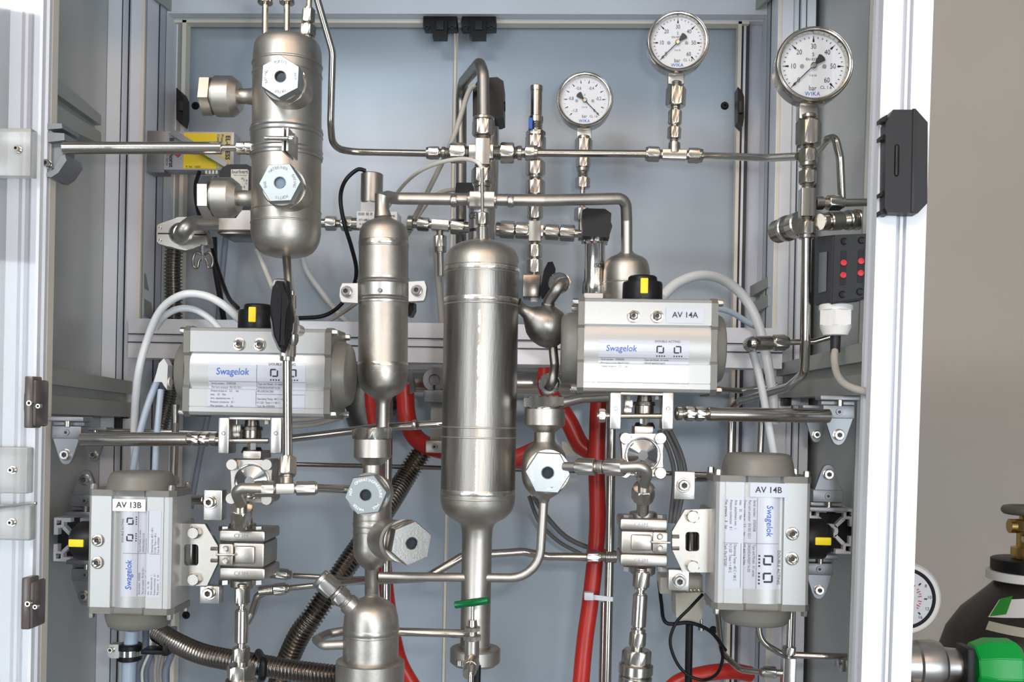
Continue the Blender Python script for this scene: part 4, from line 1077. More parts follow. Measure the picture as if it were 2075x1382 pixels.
# flow sensor with label block
t = thing('flow_sensor', 'round grey sensor on a white labelled block behind the slim vessel', 'sensor', P(760, 460, 1.08))
k = K(1.08)
part(t, 'head', rev(NB(), P(754, 352, 1.08), -ZA, [(0, 20 * k), (2 * k, 22.5 * k), (60 * k, 22.5 * k), (62 * k, 20 * k)], 28), 'cast')
part(t, 'nut', rev(NB(), P(752, 408, 1.08), -ZA, [(0, 22 * k, 'h'), (24 * k, 22 * k, 'h')], 24), 'white'); part(t, 'foot', rev(NB(), P(750, 414, 1.085), -ZA, [(0, 19 * k), (20 * k, 19 * k)], 20), 'black')
part(t, 'gland', rev(NB(), P(740, 352, 1.08), ZA, [(0, 3 * k), (7 * k, 2.4 * k), (7 * k, 0)], 12), 'white')
b_ = part(t, 'block', pbox(NB(), 722, 428, 805, 462, 1.06, .03, 1), 'paperwhite')
bm = NB()
for s, x, y, z in (('IIIIII III II', 740, 434, 9), ('07148/1', 738, 446, 7), ('0-20 l/min', 740, 454, 6)) : text(bm, s, z * K(1.06), flat(P(x, y, 1.0595), XA, ZA))
part(b_, 'lettering', bm, 'ink')
bm = NB(); text(bm, 'M8', 7 * K(1.06), flat(P(796, 438, 1.0595), XA, ZA)); part(b_, 'port_lettering', bm, 'ink')
cable('thin black cable curving down from the flow sensor head', [(741, 346, 1.07), (724, 344, 1.07), (700, 366, 1.07), (690, 400, 1.06), (697, 450, 1.06), (712, 500, 1.07), (722, 545, 1.08), (716, 580, 1.09), (690, 618, 1.09), (655, 640, 1.08), (600, 645, 1.08)], 4.2, 'black')
cable('grey cable emerging low behind the slim vessel', [(735, 605, 1.1), (700, 630, 1.11), (668, 650, 1.12)], 4.0, 'cable')
cable('pale tube looping behind the upper left vessel', [(610, 500, 1.13), (620, 545, 1.14), (650, 590, 1.14), (690, 640, 1.14), (715, 660, 1.14)], 6, 'pneu', 'plastic_tube', 'tubing')
cable('tan cable below the upper left vessel', [(520, 505, 1.0), (535, 540, 1.0), (552, 582, .98)], 5, 'cablewhite')
cable('grey cable hanging left of the largest vessel', [(884, 500, 1.14), (888, 560, 1.15), (893, 620, 1.15), (896, 660, 1.15)], 7, 'cable')

# ================================================================== upper left hardware
def rodset(lab, A, B, r, segs, nutlab):
    t = run('support_rod', lab, 'rod', A, B, segs, 'tube'); return t
rodset('bright support rod reaching from the left bracket to the upper left vessel', (128, 300, .84), (512, 300, .85), 12, [('c', 0, 322, 25, 'rod'), ('c', 320, 356, 13, 'thread'), ('h', 352, 369, 28, 'lock_nut'), ('h', 369, 384, 28, 'lock_nut')], '')
rodset('bright support rod from the left bracket to the left valve frame', (166, 890, .82), (446, 890, .80), 13, [('c', 0, 220, 26, 'rod'), ('c', 218, 280, 14, 'thread'), ('h', 228, 242, 26, 'lock_nut'), ('h', 244, 258, 26, 'lock_nut'), ('c', 264, 276, 26, 'washer')], '')
rodset('bright support rod from the right bracket to the right valve frame', (1680, 843, .82), (1362, 838, .79), 13, [('c', 0, 248, 27, 'rod'), ('c', 246, 312, 14, 'thread'), ('h', 256, 272, 28, 'lock_nut'), ('h', 276, 292, 28, 'lock_nut'), ('c', 300, 310, 26, 'washer')], '')
pipe('thin gold toned rod behind the left support rod', [(215, 872, .98), (440, 876, .98)], 4, 'tube')
mount('cast foot holding the support rod low on the left', 134, 892, .83, 1.0)
mount('cast foot behind and right of the low left rod foot', 190, 900, .93, .72)
mount('cast foot holding the right support rod', 1700, 851, .83, 1.0)
mount('cast foot half hidden behind the right rod foot', 1655, 858, .93, .75)
mount('cast foot above the left stub rail', 172, 1000, .90, .95, -1)
mount('cast foot below the left stub rail', 172, 1180, .90, .95, 1)
mount('cast foot above the right stub rail', 1678, 990, .90, .95, -1)
mount('cast foot below the right stub rail', 1660, 1168, .90, .90, 1)
t = thing('tilting_bracket', 'grey hinged bracket carrying the upper left support rod', 'bracket', P(112, 350, .86))
k = K(.86)
part(t, 'arm', pplate(NB(), [(96, 250), (125, 250), (126, 260), (96, 262)], .845, .03), 'zinc'); part(t, 'upper_jaw', pplate(NB(), [(96, 268), (130, 270), (131, 284), (96, 288)], .845, .03), 'zinc')
part(t, 'plate', pplate(NB(), [(96, 286), (130, 286), (128, 312), (112, 340), (96, 345)], .852, .02), 'zinc'); part(t, 'curved_tail', pplate(NB(), [(131, 312), (135, 325), (118, 350), (104, 359), (94, 358), (94, 350), (108, 343), (122, 318)], .842, .03), 'zinc')
sockbolt(t, P(98, 333, .842), TOV, 8 * k, .005, 'chrome', 1.1)
# power supply with yellow label
t = thing('pressure_controller', 'pressure controller with a yellow and white label behind the upper left rod', 'controller', P(400, 346, 1.06))
part(t, 'case', pbox(NB(), 297, 264, 334, 350, 1.056, .02, 1), 'zinc')
part(t, 'front', pbox(NB(), 330, 266, 476, 345, 1.05, .022, 1.5), 'paper')
kf = K(1.0495)
part(t, 'yellow_field', pbox(NB(), 371, 269, 440, 342, 1.0496, .001, 0), 'yellow'); part(t, 'amber_field', pbox(NB(), 440, 269, 468, 342, 1.0496, .001, 0), mat('pale_yellow', (.62, .55, .22), .5))
bm = NB()
text(bm, 'EL-PRESS', 13 * kf, flat(P(461, 299, 1.049), -ZA, XA), bold=.02)
text(bm, 'Pressure', 8 * kf, flat(P(450, 286, 1.049), -ZA, XA)); text(bm, 'Controller', 7 * kf, flat(P(442, 287, 1.049), -ZA, XA)); text(bm, 'P. Nr. 1000', 6.5 * kf, flat(P(391, 338, 1.049), XA, ZA))
text(bm, 'Bronkhorst', 13 * kf, flat(P(347, 309, 1.049), -ZA, XA), bold=.02); text(bm, 'HIGH-TECH', 6.5 * kf, flat(P(338, 318, 1.049), -ZA, XA))
part(t, 'lettering', bm, 'ink')
bm = NB(); pplate(bm, [(352, 312), (368, 312), (360, 319)], 1.0492, .0006); part(t, 'red_mark', bm, 'inkred')
part(t, 'brace', beam8(NB(), [P(341, 270, 1.04), P(356, 264, 1.04), P(356, 264, 1.046), P(341, 270, 1.046)], [P(455, 338, 1.04), P(462, 330, 1.04), P(462, 330, 1.046), P(455, 338, 1.046)]), 'zinc')
bm = NB()
for i in range(4): rbox(bm, P(421 + 7 * i, 351, 1.055), 4 * kf, .01, 7 * kf)
part(t, 'terminal_pins', bm, 'white')
part(t, 'lower_case', pbox(NB(), 400, 356, 440, 420, 1.07, .04, 1), 'panel')
# solenoid coil
t = thing('solenoid_coil', 'black solenoid coil with a white label left of the upper left vessel', 'solenoid', P(480, 425, 1.0))
part(t, 'coil', pplate(NB(), [(444, 430), (444, 350), (452, 338), (466, 333), (500, 333), (510, 338), (511, 430)], .985, .05), 'black')
lb = part(t, 'label', pplate(NB(), [(468, 343), (501, 343), (504, 346), (503, 386), (468, 384)], .9843, .001), 'cablewhite')
bm = NB(); kc = K(.984); text(bm, 'burkert', 11 * kc, flat(P(486, 348, .984), XA, ZA), bold=.01); text(bm, 'Made in Germany', 3.8 * kc, flat(P(486, 355, .984), XA, ZA))
for s, x, y in (('00', 491, 362), ('T 8', 497, 366), ('0', 499, 372), ('A 8', 492, 379)): text(bm, s, 6 * kc, flat(P(x, y, .984), XA, ZA))
part(lb, 'lettering', bm, 'inkgrey')
# vacuum clamp with wing nut
YK = .955
t = thing('vacuum_clamp', 'cast vacuum flange clamp with a wing nut', 'clamp', P(365, 545, YK))
pts = [(316, 456), (322, 452), (338, 450), (346, 444), (360, 438), (378, 438), (394, 446), (404, 456), (412, 464), (420, 478), (422, 498), (402, 497), (392, 505), (376, 509), (360, 506), (346, 500), (338, 497), (322, 496), (316, 490)]
bm = pplate(NB(), pts, YK, .016); bmesh.ops.bevel(bm, geom=[e for e in bm.edges], offset=.0008, segments=1, affect='EDGES'); part(t, 'clamp_half', bm, 'cast')
part(t, 'gap', pbox(NB(), 319, 472, 352, 474.5, YK - .0004, .003, 0), 'black'); part(t, 'gap', pbox(NB(), 393, 474, 418, 476.5, YK - .0004, .003, 0), 'black')
k = K(YK)
part(t, 'pipe_stub', sweep(NB(), fillet([P(366, 482, YK - .002), P(372, 465, YK - .03), P(388, 452, YK - .02), P(438, 452, YK - .005)], 26 * k), 15 * k, 24), 'vessel')
part(t, 'flange', rev(NB(), P(367, 473, YK), P(370, 468, YK - .02) - P(367, 473, YK), [(-.004, 24 * k), (.002, 22 * k), (.004, 18 * k), (.008, 16 * k)], 32), 'chrome')
for x, y in ((325, 462), (325, 487)): part(t, 'rivet', rev(NB(), P(x, y, YK), TOV, [(0, 3.4 * k), (.0006, 3 * k), (.001, 0)], 12), 'fit')
part(t, 'bolt', rev(NB(), P(411, 496, YK), -ZA, [(0, 4.5 * k), (20 * k, 4.5 * k), (20 * k, 2.5 * k), (34 * k, 2.5 * k)], 14), 'chrome')
for sx in (-1, 1):
    o = lambda x, y: P(411 + sx * x, y, YK - .004)
    part(t, 'wing', sweep(NB(), smooth([o(3, 516), o(14, 512), o(20, 526), o(18, 540), o(11, 542), o(8, 530), o(5, 524)], 5), 2.6 * k, 10), 'hose_metal')
t = thing('solenoid_block', 'light grey solenoid valve block left of the upper left vessel', 'valve', P(475, 468, .97))
part(t, 'block', pplate(NB(), [(441, 442), (478, 442), (490, 426), (508, 426), (512, 430), (511, 465), (441, 465)], .955, .05), 'white')
part(t, 'collar', rev(NB(), P(434, 452, .955), XA, [(0, 16 * k), (10 * k, 17 * k), (10 * k, 0)], 24), 'vessel'); part(t, 'base', pbox(NB(), 440, 465, 511, 474, .96, .05, 1), 'hose_metal')
bellows('upright corrugated steel hose under the vacuum clamp', [(354, 490, 1.105), (351, 545, 1.11), (352, 620, 1.115), (352, 690, 1.118)], 18)
bellows('corrugated steel hose low behind the left actuator', [(356, 740, 1.14), (345, 800, 1.13), (330, 860, 1.12), (322, 900, 1.12)], 13, 6)
cable('black cable from the coil down to the left actuator', [(404, 348, 1.04), (396, 380, 1.03), (402, 430, 1.02), (424, 480, 1.0), (440, 540, .98), (462, 600, .95), (482, 624, .90)], 4.2, 'black')
cable('thick black cable behind the black coil cable', [(434, 480, 1.09), (436, 540, 1.10), (446, 600, 1.11), (454, 650, 1.12)], 6, 'blackgloss')
cable('slate cable hanging on the rear panel left', [(458, 474, 1.14), (452, 540, 1.14), (446, 600, 1.14), (442, 660, 1.14)], 6, 'cableblue')
# pneumatic tubes left
cable('long milky air tube curving over to the left actuator', [(274, 960, .92), (272, 860, .92), (280, 760, .90), (298, 690, .90), (326, 628, .89), (368, 598, .88), (412, 598, .88), (450, 616, .88), (486, 648, .89)], 8, 'pneu', 'air_tube', 'tubing')
cable('shorter milky air tube nested under the long one', [(316, 664, .91), (334, 640, .90), (362, 626, .90), (396, 628, .90), (428, 648, .90), (450, 672, .90)], 7, 'pneu', 'air_tube', 'tubing')
cable('bluish air tube rising left of the Y connector', [(268, 960, .90), (280, 890, .90), (300, 820, .91), (322, 762, .92)], 7, 'pneublue', 'air_tube', 'tubing')
cable('bluish air tube rising under the Y connector', [(314, 960, .90), (318, 880, .90), (326, 790, .91)], 6.5, 'pneublue', 'air_tube', 'tubing')
t = thing('tube_connector', 'white plastic Y connector joining the left air tubes', 'connector', P(326, 790, .91))
part(t, 'body', pplate(NB(), [(322, 736), (332, 726), (340, 740), (338, 790), (328, 774), (312, 774)], .90, .012), 'pneu'); part(t, 'branch', rev(NB(), P(334, 774, .905), XA, [(0, 10 * K(.9)), (13 * K(.9), 10 * K(.9)), (13 * K(.9), 0)], 18), 'white')
pipe('slim upright tube left behind the upright actuator', [(356, 820, 1.0), (353, 980, 1.0)], 7.5, 'tube')
cable('slate cable hanging left of the left valve', [(422, 840, 1.12), (404, 930, 1.12), (386, 1030, 1.12)], 6, 'cableblue')

t = thing('cable_plug', 'small black plug under the right ear of the slim vessel clamp', 'connector', P(833, 640, .95)); part(t, 'plug', pplate(NB(), [(824, 610), (838, 612), (838, 628), (832, 640), (825, 640)], .94, .02), 'black')
# ================================================================== lever valve in front of the left actuator
t = thing('lever_valve', 'slim valve with a long black lever in front of the left actuator', 'valve', P(582, 720, .79))
YL = .775; k = K(YL)
bm = pplate(NB(), [(551, 566), (560, 563), (574, 564), (581, 568), (584, 610), (588, 640), (586, 668), (575, 700), (568, 714), (560, 706), (549, 680), (545, 650), (548, 612)], .757, .014)
bmesh.ops.bevel(bm, geom=[e for e in bm.edges if len(e.link_faces) == 2 and abs((e.verts[0].co.y + e.verts[1].co.y) / 2 - .757) < .002], offset=.0035, segments=3, affect='EDGES'); part(t, 'lever', bm, 'blackgloss', 70)
part(t, 'lever_hole', rev(NB(), P(564, 579, .757), TOV, [(-.001, 4 * k), (.0004, 4 * k), (.0002, 2.6 * k), (-.003, 2.4 * k), (-.003, 0)], 14), 'black')
part(t, 'body', rev(NB(), P(594, 640, YL), -ZA, [(0, 10 * k), (14 * k, 13 * k), (52 * k, 12 * k), (60 * k, 8 * k)], 20), 'fit')
part(t, 'side_boss', rev(NB(), P(600, 668, YL), TOV, [(-.01, 12 * k), (.006, 12 * k), (.006, 0)], 20), 'fit')
run('tube_fitting', 'fitting above the black lever on the riser tube', 'fitting', (592, 590, .785), (592, 640, .785), [('t', 0, 8, 12), ('h', 8, 36, 17), ('c', 34, 50, 14)])
run('tube_fitting', 'nut under the black lever on the riser tube', 'fitting', (584, 690, .785), (582, 734, .785), [('c', 0, 10, 22), ('h', 8, 34, 34), ('c', 32, 42, 30)])
pipe('bright drain tube between the upper left vessel and the lever', [(580, 518, YV), (588, 600, .80)], 9, 'tube')
pipe('bright riser tube below the lever down to the left tee', [(582, 728, .785), (583, 935, .785)], 9.6, 'tube')

# ================================================================== valves with mounting frames under the horizontal actuators
def avalve(side, xo, y0, Y, mir=1):
    k = K(Y); X = lambda x: xo + mir * x
    t = thing('mounting_yoke', 'open mounting frame between the %s horizontal actuator and its valve' % side, 'mounting frame', P(xo, y0 + 74, Y), 'open valve frames')
    for x0 in (-66, 40):
        bb = part(t, 'bar', pbox(NB(), X(x0), y0, X(x0 + 23), y0 + 74, Y, .02, 3), 'brushed')
        part(bb, 'bar_hole', rev(NB(), P(X(x0 + 12), y0 + 32, Y), TOV, [(-.0005, 4 * k), (.0002, 4 * k), (.0001, 3 * k), (-.003, 3 * k), (-.003, 0)], 14), 'black')
    part(t, 'top_plate', pbox(NB(), X(-44), y0, X(42), y0 + 5, Y, .03, 1), 'cast')
    part(t, 'cross_bolt', rev(NB(), P(X(-92), y0 + 47, Y + .008), P(X(70), y0 + 47, Y + .008) - P(X(-92), y0 + 47, Y + .008), [(0, 5.5 * k), (134 * k, 5.5 * k)], 16), 'fit')
    part(t, 'coupling', rev(NB(), P(X(4), y0 + 4, Y + .022), -ZA, [(0, 14 * k), (14 * k, 16 * k), (15 * k, 22 * k), (22 * k, 23 * k), (23 * k, 20 * k), (40 * k, 20 * k), (41 * k, 8 * k), (56 * k, 8 * k)], 30), 'hose_metal')
    part(t, 'gland_nut', rev(NB(), P(X(4), y0 + 52, Y + .016), -ZA, [(0, 11 * k, 'h'), (14 * k, 11 * k, 'h')], 24), 'chrome')
    part(t, 'gland_block', pbox(NB(), X(-16), y0 + 68, X(22), y0 + 84, Y + .005, .03, 2), 'cast')
    part(t, 'dark_spacer', rev(NB(), P(X(4), y0 + 60, Y + .02), -ZA, [(0, 18 * k), (10 * k, 22 * k), (12 * k, 22 * k)], 24), 'black')
    for q in ((-30, 36), (-28, 22)): part(t, 'square_nut', pbox(NB(), X(q[0] - 8), y0 + q[1] - 8, X(q[0] + 8), y0 + q[1] + 8, Y + .02, .01, 1), 'fit')
    for x in (-32, 32): part(t, 'plate_bolt', rev(NB(), P(X(x), y0 + 4, Y + .02), -ZA, [(0, 8 * k, 'h'), (10 * k, 8 * k, 'h')], 24), 'brushed')
    return t


def avbody(lab, xo, yc, Y, disc_mat='chrome'):
    k = K(Y); t = thing('ball_valve', lab, 'valve', P(xo, yc + 46, Y), 'ball valves seen end on')
    pts = [(xo - 42, yc - 45), (xo - 20, yc - 43), (xo + 20, yc - 43), (xo + 42, yc - 45), (xo + 45, yc - 38), (xo + 40, yc - 12), (xo + 41, yc + 18), (xo + 45, yc + 40), (xo + 38, yc + 45), (xo + 8, yc + 43), (xo - 36, yc + 42), (xo - 44, yc + 38), (xo - 40, yc + 14), (xo - 40, yc - 14), (xo - 45, yc - 38)]
    bm = pplate(NB(), pts, Y, .018); bmesh.ops.bevel(bm, geom=list(bm.edges), offset=1.2 * k, segments=1, affect='EDGES'); part(t, 'end_plate', bm, 'cast')
    part(t, 'valve_body', pplate(NB(), [(xo - 38, yc - 40), (xo + 40, yc - 40), (xo + 38, yc + 40), (xo - 38, yc + 40)], Y + .019, .03), 'cast')
    for sx, sy in ((-35, -34), (35, -34), (-36, 34), (35, 36)):
        hexhead(t, P(xo + sx, yc + sy, Y), TOV, 13 * k, .006, .2 + sx, 'cast', 'flange_bolt')
    part(t, 'seat_disc', rev(NB(), P(xo, yc, Y - .001), TOV, [(-.001, 37 * k), (.0012, 36 * k), (.0012, 34 * k), (-.0002, 33 * k), (.004, 10 * k), (.004, 0)], 48), disc_mat, 20)
    return t


def _extra(t):
    k = K(.79); bm = NB(); nutrev(bm, P(1213, 842, .793), XA, 0, 14 * k, 28 * k); part(t, 'bolt_nut', bm, 'fit')


avalve('left', 507, 846, .79); avbody('end-on ball valve under the left horizontal actuator', 509, 975, .79)
_extra(avalve('right', 1302, 796, .785, 1)); avbody('end-on ball valve under the actuator tagged AV 14A', 1302, 922, .785)
# elbow and tee of the left valve
k = K(.77)
pipe('short satin elbow bending down in front of the left end-on valve', [(530, 990, .763), (474, 989, .758), (488, 1022, .772)], 11, 'vessel', 17, 'pipe_elbow', 'pipe elbow')
run('tee_fitting', 'tee with large nuts right of the left ball valve', 'fitting', (514, 991, .765), (642, 989, .775), [('h', 2, 42, 34), ('t', 40, 48, 20), ('s', 46, 82, 22, 'tee_body'), ('t', 80, 88, 20), ('h', 86, 126, 30), ('c', 124, 130, 24)], 'cast')
run('riser_nut', 'nut joining the riser tube to the left tee', 'fitting', (583, 926, .785), (582, 984, .775), [('h', 2, 38, 34), ('t', 38, 46, 22), ('x', 44, 58, 22)], 'cast')
pipe('short tube from the left tee to the forward sight glass', [(638, 989, .775), (715, 992, .80)], 8.5, 'tube')
pipe('short satin elbow bending down in front of the right end-on valve', [(1258, 947, .763), (1316, 945, .758), (1305, 982, .772)], 11, 'vessel', 17, 'pipe_elbow', 'pipe elbow')
run('union_fitting', 'pair of nuts left of the right ball valve', 'fitting', (1268, 947, .765), (1142, 945, .79), [('h', 2, 40, 32), ('t', 38, 60, 20), ('c', 44, 54, 26), ('h', 60, 98, 32), ('x', 96, 126, 17)], 'cast')
# the two upright ball valves under the elbows
def bvalve(lab, xo, Y, y0, y1, mir, plab, nuts, win, bolts):
    k = K(Y); X = lambda x: xo + mir * x; YF = Y
    t = thing('ball_valve', lab, 'valve', P(xo, y1 + 16, Y), 'upright ball valves')
    h = y1 - y0
    part(t, 'upper_boss', rev(NB(), P(xo, y0 - 16, Y + .022), -ZA, [(0, 22 * k), (2 * k, 28 * k), (18 * k, 28 * k)], 32), 'cast')
    part(t, 'lower_boss', rev(NB(), P(xo, y1 - 2, Y + .022), -ZA, [(0, 26 * k), (14 * k, 25 * k), (18 * k, 20 * k)], 32), 'cast')
    for a, b, nm in ((y0, y0 + 23, 'upper_flange'), (y1 - 26, y1 - 2, 'lower_flange')):
        f = part(t, nm, pbox(NB(), X(-50), a, X(46), b, Y, .045, 5), 'cast')
        bm = NB(); text(bm, 'CF3M', 12 * k, flat(P(xo - 4, (a + b) / 2, Y - .0003), XA, ZA)); part(f, 'cast_lettering', bm, 'engrave')
    for yg in (y0 + 24, y1 - 27): part(t, 'gasket_shade', pbox(NB(), X(-47), yg - 2, X(43), yg + 2, Y + .0035, .036, 0), 'gap')  # dark strips for the gasket lines and the shade deep between flanges
    part(t, 'middle_body', pbox(NB(), X(-48), y0 + 25, X(44), y1 - 28, Y + .002, .04, 4), 'cast')
    part(t, 'raised_panel', pbox(NB(), X(-18), y0 + 32, X(24), y1 - 34, Y - .001, .01, 4), 'cast')
    pad = part(t, 'stem_pad', pbox(NB(), X(-50), y0 + 27, X(-20), y1 - 30, Y - .003, .02, 3), 'cast')
    part(t, 'pad_bar', pbox(NB(), X(-56), y0 + h / 2 - 4, X(-18), y0 + h / 2 + 1, Y - .005, .01, 1.5), 'cast')
    for yy in (y0 + h * .36, y0 + h * .60): part(t, 'pad_stud', rev(NB(), P(X(-34), yy, Y - .003), TOV, [(0, 6.5 * k), (.001, 6.5 * k), (.0006, 4.5 * k), (.0018, 4 * k), (.0018, 0)], 16), 'cast')
    for x in (-38, 30):
        part(t, 'flange_bolt', rev(NB(), P(X(x), y0, Y + .012), ZA, [(0, 11 * k, 'h'), (9 * k, 11 * k, 'h')], 24), 'brushed'); part(t, 'flange_bolt', rev(NB(), P(X(x), y1 - 2, Y + .012), -ZA, [(0, 11 * k, 'h'), (9 * k, 11 * k, 'h')], 24), 'brushed')
    # folded bracket with window
    b = thing('valve_bracket', plab, 'mounting frame', P(X(-100), y1 + 6, Y), 'folded valve brackets')
    x0, xr, wx0, wx1, wy0, wy1 = win
    yt, yb = bolts[2], bolts[3]
    outer = [(x0, yt), (X_(xr, mir, 26), yt + 2), (xr, yt + 46), (xr, yb - 46), (X_(xr, mir, 22), yb), (x0, yb)]
    inner = rrect(min(wx0, wx1), wy0, max(wx0, wx1), wy1, 6, 3)
    bm = NB(); holeplate(bm, outer, inner, Y - .004, .005); part(b, 'face', bm, 'cast')
    for a, c in ((yt, yt + 32), (yb - 36, yb)): part(b, 'flange_tab', pbox(NB(), x0 - mir * -1 * 0, a, x0 + mir * 14, c, Y - .002, .04, 3), 'cast')
    part(b, 'fold_rib', pbox(NB(), x0 - mir * 3 - 3, yt + 32, x0 - mir * 3 + 3, yb - 40, Y - .005, .03, 1), 'brushed')
    part(b, 'shaft', rev(NB(), P((wx0 + wx1) / 2, wy0 - 16, Y + .028), -ZA, [(0, 13 * k), (78 * k, 13 * k)], 24), 'hose_metal')
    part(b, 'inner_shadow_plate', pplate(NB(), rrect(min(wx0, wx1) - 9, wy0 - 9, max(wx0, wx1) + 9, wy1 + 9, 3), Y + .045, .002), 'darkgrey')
    for yy in (bolts[0], bolts[1]): hexhead(b, P(X_b(x0, xr), yy, Y - .004), TOV, 13 * k, .005, .3, 'cast')
    for yy in ((y0 + y1) / 2 - 14, (y0 + y1) / 2 + 10): part(b, 'gusset', prism(NB(), [(-4, 0), (4, 0), (0, 9)], P(xr, yy, Y - .004), ZA * k, TOV * k * .5, XA * (-14 * mir * -1) * k * -1), 'cast')
    return t


def X_(xr, mir, d): return xr - d * mir


def X_b(x0, xr): return x0 + (xr - x0) * .52


def holeplate(bm, outer, inner, Y, depth):
    """plate with a window: outer and inner outlines in pixels"""
    n = len(inner); cx = sum(p[0] for p in inner) / n; cy = sum(p[1] for p in inner) / n
    def ray(a):
        best = None; d = (cos(a), sin(a))
        for i in range(len(outer)):
            x1, y1 = outer[i]; x2, y2 = outer[(i + 1) % len(outer)]
            ex, ey = x2 - x1, y2 - y1; den = d[0] * ey - d[1] * ex
            if abs(den) < 1e-9: continue
            t = ((x1 - cx) * ey - (y1 - cy) * ex) / den; s = ((x1 - cx) * d[1] - (y1 - cy) * d[0]) / den
            if t > 0 and -1e-6 <= s <= 1 + 1e-6 and (best is None or t < best): best = t
        return (cx + d[0] * best, cy + d[1] * best)
    angs = sorted(set([math.atan2(p[1] - cy, p[0] - cx) for p in outer] + [math.atan2(p[1] - cy, p[0] - cx) for p in inner]))
    def rin(a):
        d = (cos(a), sin(a)); best = None
        for i in range(n):
            x1, y1 = inner[i]; x2, y2 = inner[(i + 1) % n]; ex, ey = x2 - x1, y2 - y1; den = d[0] * ey - d[1] * ex
            if abs(den) < 1e-9: continue
            t = ((x1 - cx) * ey - (y1 - cy) * ex) / den; s = ((x1 - cx) * d[1] - (y1 - cy) * d[0]) / den
            if t > 0 and -1e-6 <= s <= 1 + 1e-6 and (best is None or t > best): best = t
        return (cx + d[0] * best, cy + d[1] * best)
    R = []
    for a in angs:
        o, i = P(*ray(a), Y), P(*rin(a), Y)
        R.append([bm.verts.new(v) for v in (o, i, i + YA * depth, o + YA * depth)])
    for p, q in zip(R, R[1:] + R[:1]):
        for j in range(4): bm.faces.new((p[j], q[j], q[(j + 1) % 4], p[(j + 1) % 4]))
    return bm


bvalve('upright ball valve between the left tee and the union below it', 492, .80, 1075, 1177, 1, 'folded bracket with a window right of actuator AV 13B', None, (345, 441, 373, 402, 1103, 1146), (1079, 1173, 1060, 1187))
bvalve('upright ball valve right of the red hose', 1303, .795, 1052, 1150, -1, 'folded bracket with a window left of actuator AV 14B', None, (1447, 1362, 1389, 1417, 1078, 1117), (1046, 1147, 1031, 1160))
run('tube_fitting', 'nut between the left elbow and the upright ball valve', 'fitting', (490, 1002, .775), (489, 1066, .80), [('x', 0, 26, 15), ('h', 24, 52, 32), ('c', 50, 64, 20)])
run('tube_fitting', 'nut between the right elbow and the upright ball valve', 'fitting', (1305, 954, .77), (1302, 1040, .80), [('x', 0, 34, 16), ('c', 6, 14, 24), ('h', 32, 56, 34), ('c', 54, 60, 24), ('t', 60, 86, 18)])
run('check_line', 'stack of nuts and a thick sleeve below the left upright ball valve', 'fitting', (491, 1184, .80), (488, 1392, .80), [('t', 0, 8, 20), ('h', 6, 38, 32), ('c', 38, 42, 24), ('x', 42, 54, 14), ('c', 52, 118, 27, 'sleeve'), ('c', 50, 54, 22), ('x', 116, 128, 18), ('h', 127, 156, 36), ('c', 155, 164, 26), ('h', 162, 192, 58), ('c', 190, 420, 62)])
run('check_line', 'stack of nuts and a thick sleeve below the right upright ball valve', 'fitting', (1301, 1152, .795), (1286, 1392, .795), [('t', 0, 8, 22), ('h', 6, 38, 34), ('c', 38, 42, 26), ('x', 42, 54, 16), ('c', 52, 118, 30, 'sleeve'), ('c', 50, 54, 24), ('x', 116, 130, 18), ('c', 122, 130, 30), ('h', 129, 158, 34), ('c', 157, 166, 22), ('h', 164, 194, 60), ('c', 192, 216, 70, 'union_body'), ('c', 217, 440, 68, 'union_body')])
clampplate('clamp plate above the folded bracket left of the upright ball valve', 412, 993, 450, 1055, 427, 1017, .80)
clampplate('clamp plate below the left folded bracket', 404, 1188, 444, 1224, 425, 1201, .80)
clampplate('clamp plate above the bracket left of actuator AV 14B', 1367, 956, 1408, 1012, 1385, 983, .80)
clampplate('clamp plate below the bracket left of actuator AV 14B', 1355, 1155, 1396, 1197, 1376, 1177, .80)
run('clamp_rod', 'short rod behind the upper left clamp plate', 'rod', (374, 1013, .84), (416, 1013, .83), [('c', 0, 42, 15, 'rod')]); run('clamp_rod', 'short rod behind the upper right clamp plate', 'rod', (1452, 970, .84), (1404, 970, .83), [('c', 0, 46, 12, 'rod')])

# ================================================================== needle valve at the bottom of the big vessel
YN = .755; k = K(YN)
t = thing('needle_valve', 'small needle valve with a green T handle at the foot of the largest vessel', 'valve', P(957, 1350, YN))
a, b = P(922, 1226, YN), P(993, 1216, YN - .006)
part(t, 'handle', rev(NB(), a, b - a, [(0, 6 * k), (1 * k, 7.5 * k), (34 * k, 7.5 * k), (35 * k, 8 * k), (72 * k, 7.5 * k), (73 * k, 6 * k)], 20), 'green')
part(t, 'stem', rev(NB(), P(958, 1222, YN), -ZA, [(0, 3.6 * k), (34 * k, 3.6 * k), (34 * k, 9 * k), (46 * k, 10.5 * k), (47 * k, 8 * k), (60 * k, 8 * k)], 18), 'fit')
bm = NB(); nutrev(bm, P(957.5, 1270, YN), -ZA, 0, 8 * k, 30 * k, True); nutrev(bm, P(957, 1287, YN), -ZA, 0, 10 * k, 34 * k, True); part(t, 'bonnet_nut', bm, 'cast')
part(t, 'body', rev(NB(), P(957, 1278, YN), -ZA, [(0, 10 * k), (18 * k, 10 * k), (18 * k, 15 * k), (66 * k, 15 * k)], 24), 'cast')
d = V((-.05, -1, -.25)).normalized()
bm = NB(); nutrev(bm, P(957, 1340, YN - .006), d, 0, .010, 32 * k, False); rev(bm, P(957, 1340, YN - .006), d, [(.010, 13 * k), (.014, 14 * k), (.020, 12 * k), (.020, 0)], 24); part(t, 'front_nut', bm, 'fit')
pipe('gold toned tube leaving the needle valve downward', [(956, 1350, YN - .024), (954, 1366, YN - .028), (953, 1420, YN - .028)], 6, 'tube', 8)
